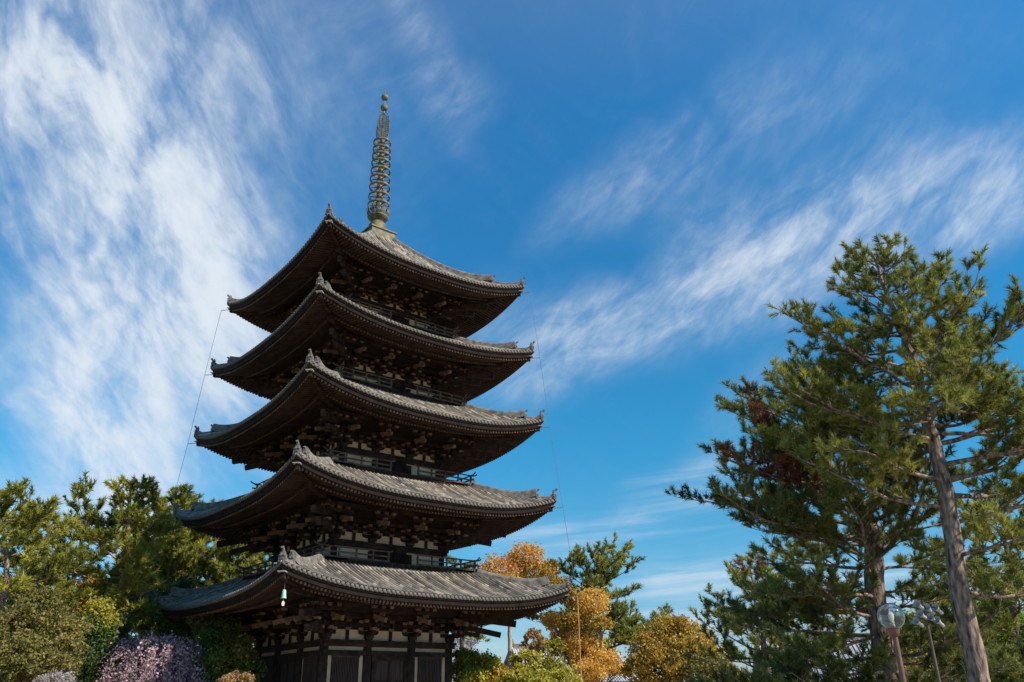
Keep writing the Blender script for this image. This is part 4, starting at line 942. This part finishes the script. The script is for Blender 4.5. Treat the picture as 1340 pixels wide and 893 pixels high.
# ---- black camera box on its own post near the lamp
pc = ap(1153, 862, 30.); cb_ = empty('security_camera', (float(pc[0]), float(pc[1]), 0)); tag(cb_, 'black camera box on a slim post left of the street lamp', 'security camera')
blk = mat('black_plastic', (.015, .015, .017), (.03, .03, .03), 3, .5, .4)
m = MB(); m.tube([(0, 0, 0), (0, 0, pc[2]-.2)], .04, 8); m.build('post', blk, cb_)
m = MB(); m.frustum(0, 0, pc[2]-.2, pc[2]+.12, .09, .15); m.box(-.19, .19, -.19, .19, pc[2]+.12, pc[2]+.16); m.build('housing', blk, cb_)
# ---- low halls
def hall(label, base, rz, w, dpt, he, hr, roofm, wallm):
    H_ = empty('temple_hall', base, rz); tag(H_, label, 'hall')
    m = MB(); m.box(-w, w, -dpt, dpt, 0, he); wl = m.build('wall', wallm, H_)
    m = MB()
    for k in range(7):
        x = -w + 2*w*k/6; m.box(x-.12, x+.12, -dpt-.06, -dpt+.02, 0, he); 
    m.box(-w-.1, w+.1, -dpt-.1, -dpt+.02, he-.3, he); m.build('timber_frame', M['wood'], H_)
    m = MB(); e = 1.3; N_ = int((w+e)*2/.3)
    for sgn in (-1, 1):
        vs = []; n = 8
        for k in range(n+1):
            t = k/n; y = (dpt+e)*(1-t); z = he-.25 + (hr-he+.25)*(t-.25*t*(1-t))
            for x in (-w-e*(1-.25*t), w+e*(1-.25*t)): vs.append((x, sgn*y, z))
        m.add(vs, [(2*k, 2*k+1, 2*k+3, 2*k+2) for k in range(n)]); m.add([(x, y, z-.16) for x, y, z in vs], [(2*k, 2*k+2, 2*k+3, 2*k+1) for k in range(n)])
        for j in range(N_):
            x = -w-e + .15 + j*.3; pts = [(x*(1-.06*k/n), vs[2*k][1], vs[2*k][2]+.03) for k in range(n+1)]; m.tube(pts, .055, 5)
    rf = m.build('roof', roofm, H_)
    m = MB(); m.box(-w-e*.7, w+e*.7, -.18, .18, hr-.1, hr+.32); 
    for sx_ in (-1, 1): m.frustum(sx_*(w+e*.7), 0, hr+.1, hr+.75, .14, .05)
    m.build('ridge', M['ridge'], rf)
    for sx_ in (-1, 1):
        m = MB(); tt = (0, .25, .5, .75, 1); side = lambda sgn: [(sx_*(w+e*.82), sgn*(dpt+e)*(1-t), he-.2+(hr-he+.25)*(t-.25*t*(1-t))+.02) for t in tt]
        m.tube(side(1) + side(-1)[::-1][1:], .13, 6); m.build('gable_edge', M['cap'], rf)
    return H_
p = gnd(1128, 62); hall('low hall with a grey tiled roof seen under the right pines', tuple(p), R(-18), 5.5, 3.5, 2.6, 5.0, mat('pale_grey_tiles', (.24, .25, .27), (.36, .37, .39), 2, .7, .3), M['plaster'])
p = gnd(738, 88); hall('small hall with a pale grey roof between the orange trees', tuple(p), R(12), 4.6, 3.2, 3.4, 6.4, mat('light_grey_roofing', (.34, .34, .35), (.46, .46, .47), 2, .7, .3), M['plaster'])
# ---- power lines
pa, pb = ap(800, 830, 140.), ap(1060, 838, 120.)
up_ = []
for q, lab in ((pa, 'grey utility pole hidden behind the round golden tree'), (pb, 'grey utility pole hidden behind the small pine')):
    U = empty('utility_pole', (float(q[0]), float(q[1]), 0)); tag(U, lab, 'utility pole', 'utility poles')
    m = MB(); m.tube([(0, 0, 0), (0, 0, q[2]+1.6)], [.17, .11], 8); m.build('pole', M['stone'], U); m = MB(); m.beam((-.8, 0, q[2]+1.2), (.8, 0, q[2]+1.2), .1, .1); m.build('crossarm', M['cap'], U)
for k in range(3):
    m = MB(); pts = []
    for t in np.linspace(0, 1, 13):
        c = pa*(1-t)+pb*t; pts.append((c[0], c[1], c[2]+1.3-k*.75-1.0*4*t*(1-t)))
    m.tube(pts, .022, 4); o = m.build('power_line', M['wire'], None); tag(o, ['top', 'middle', 'lowest'][k]+' of three thin power lines above the golden tree', 'power line', 'power lines')
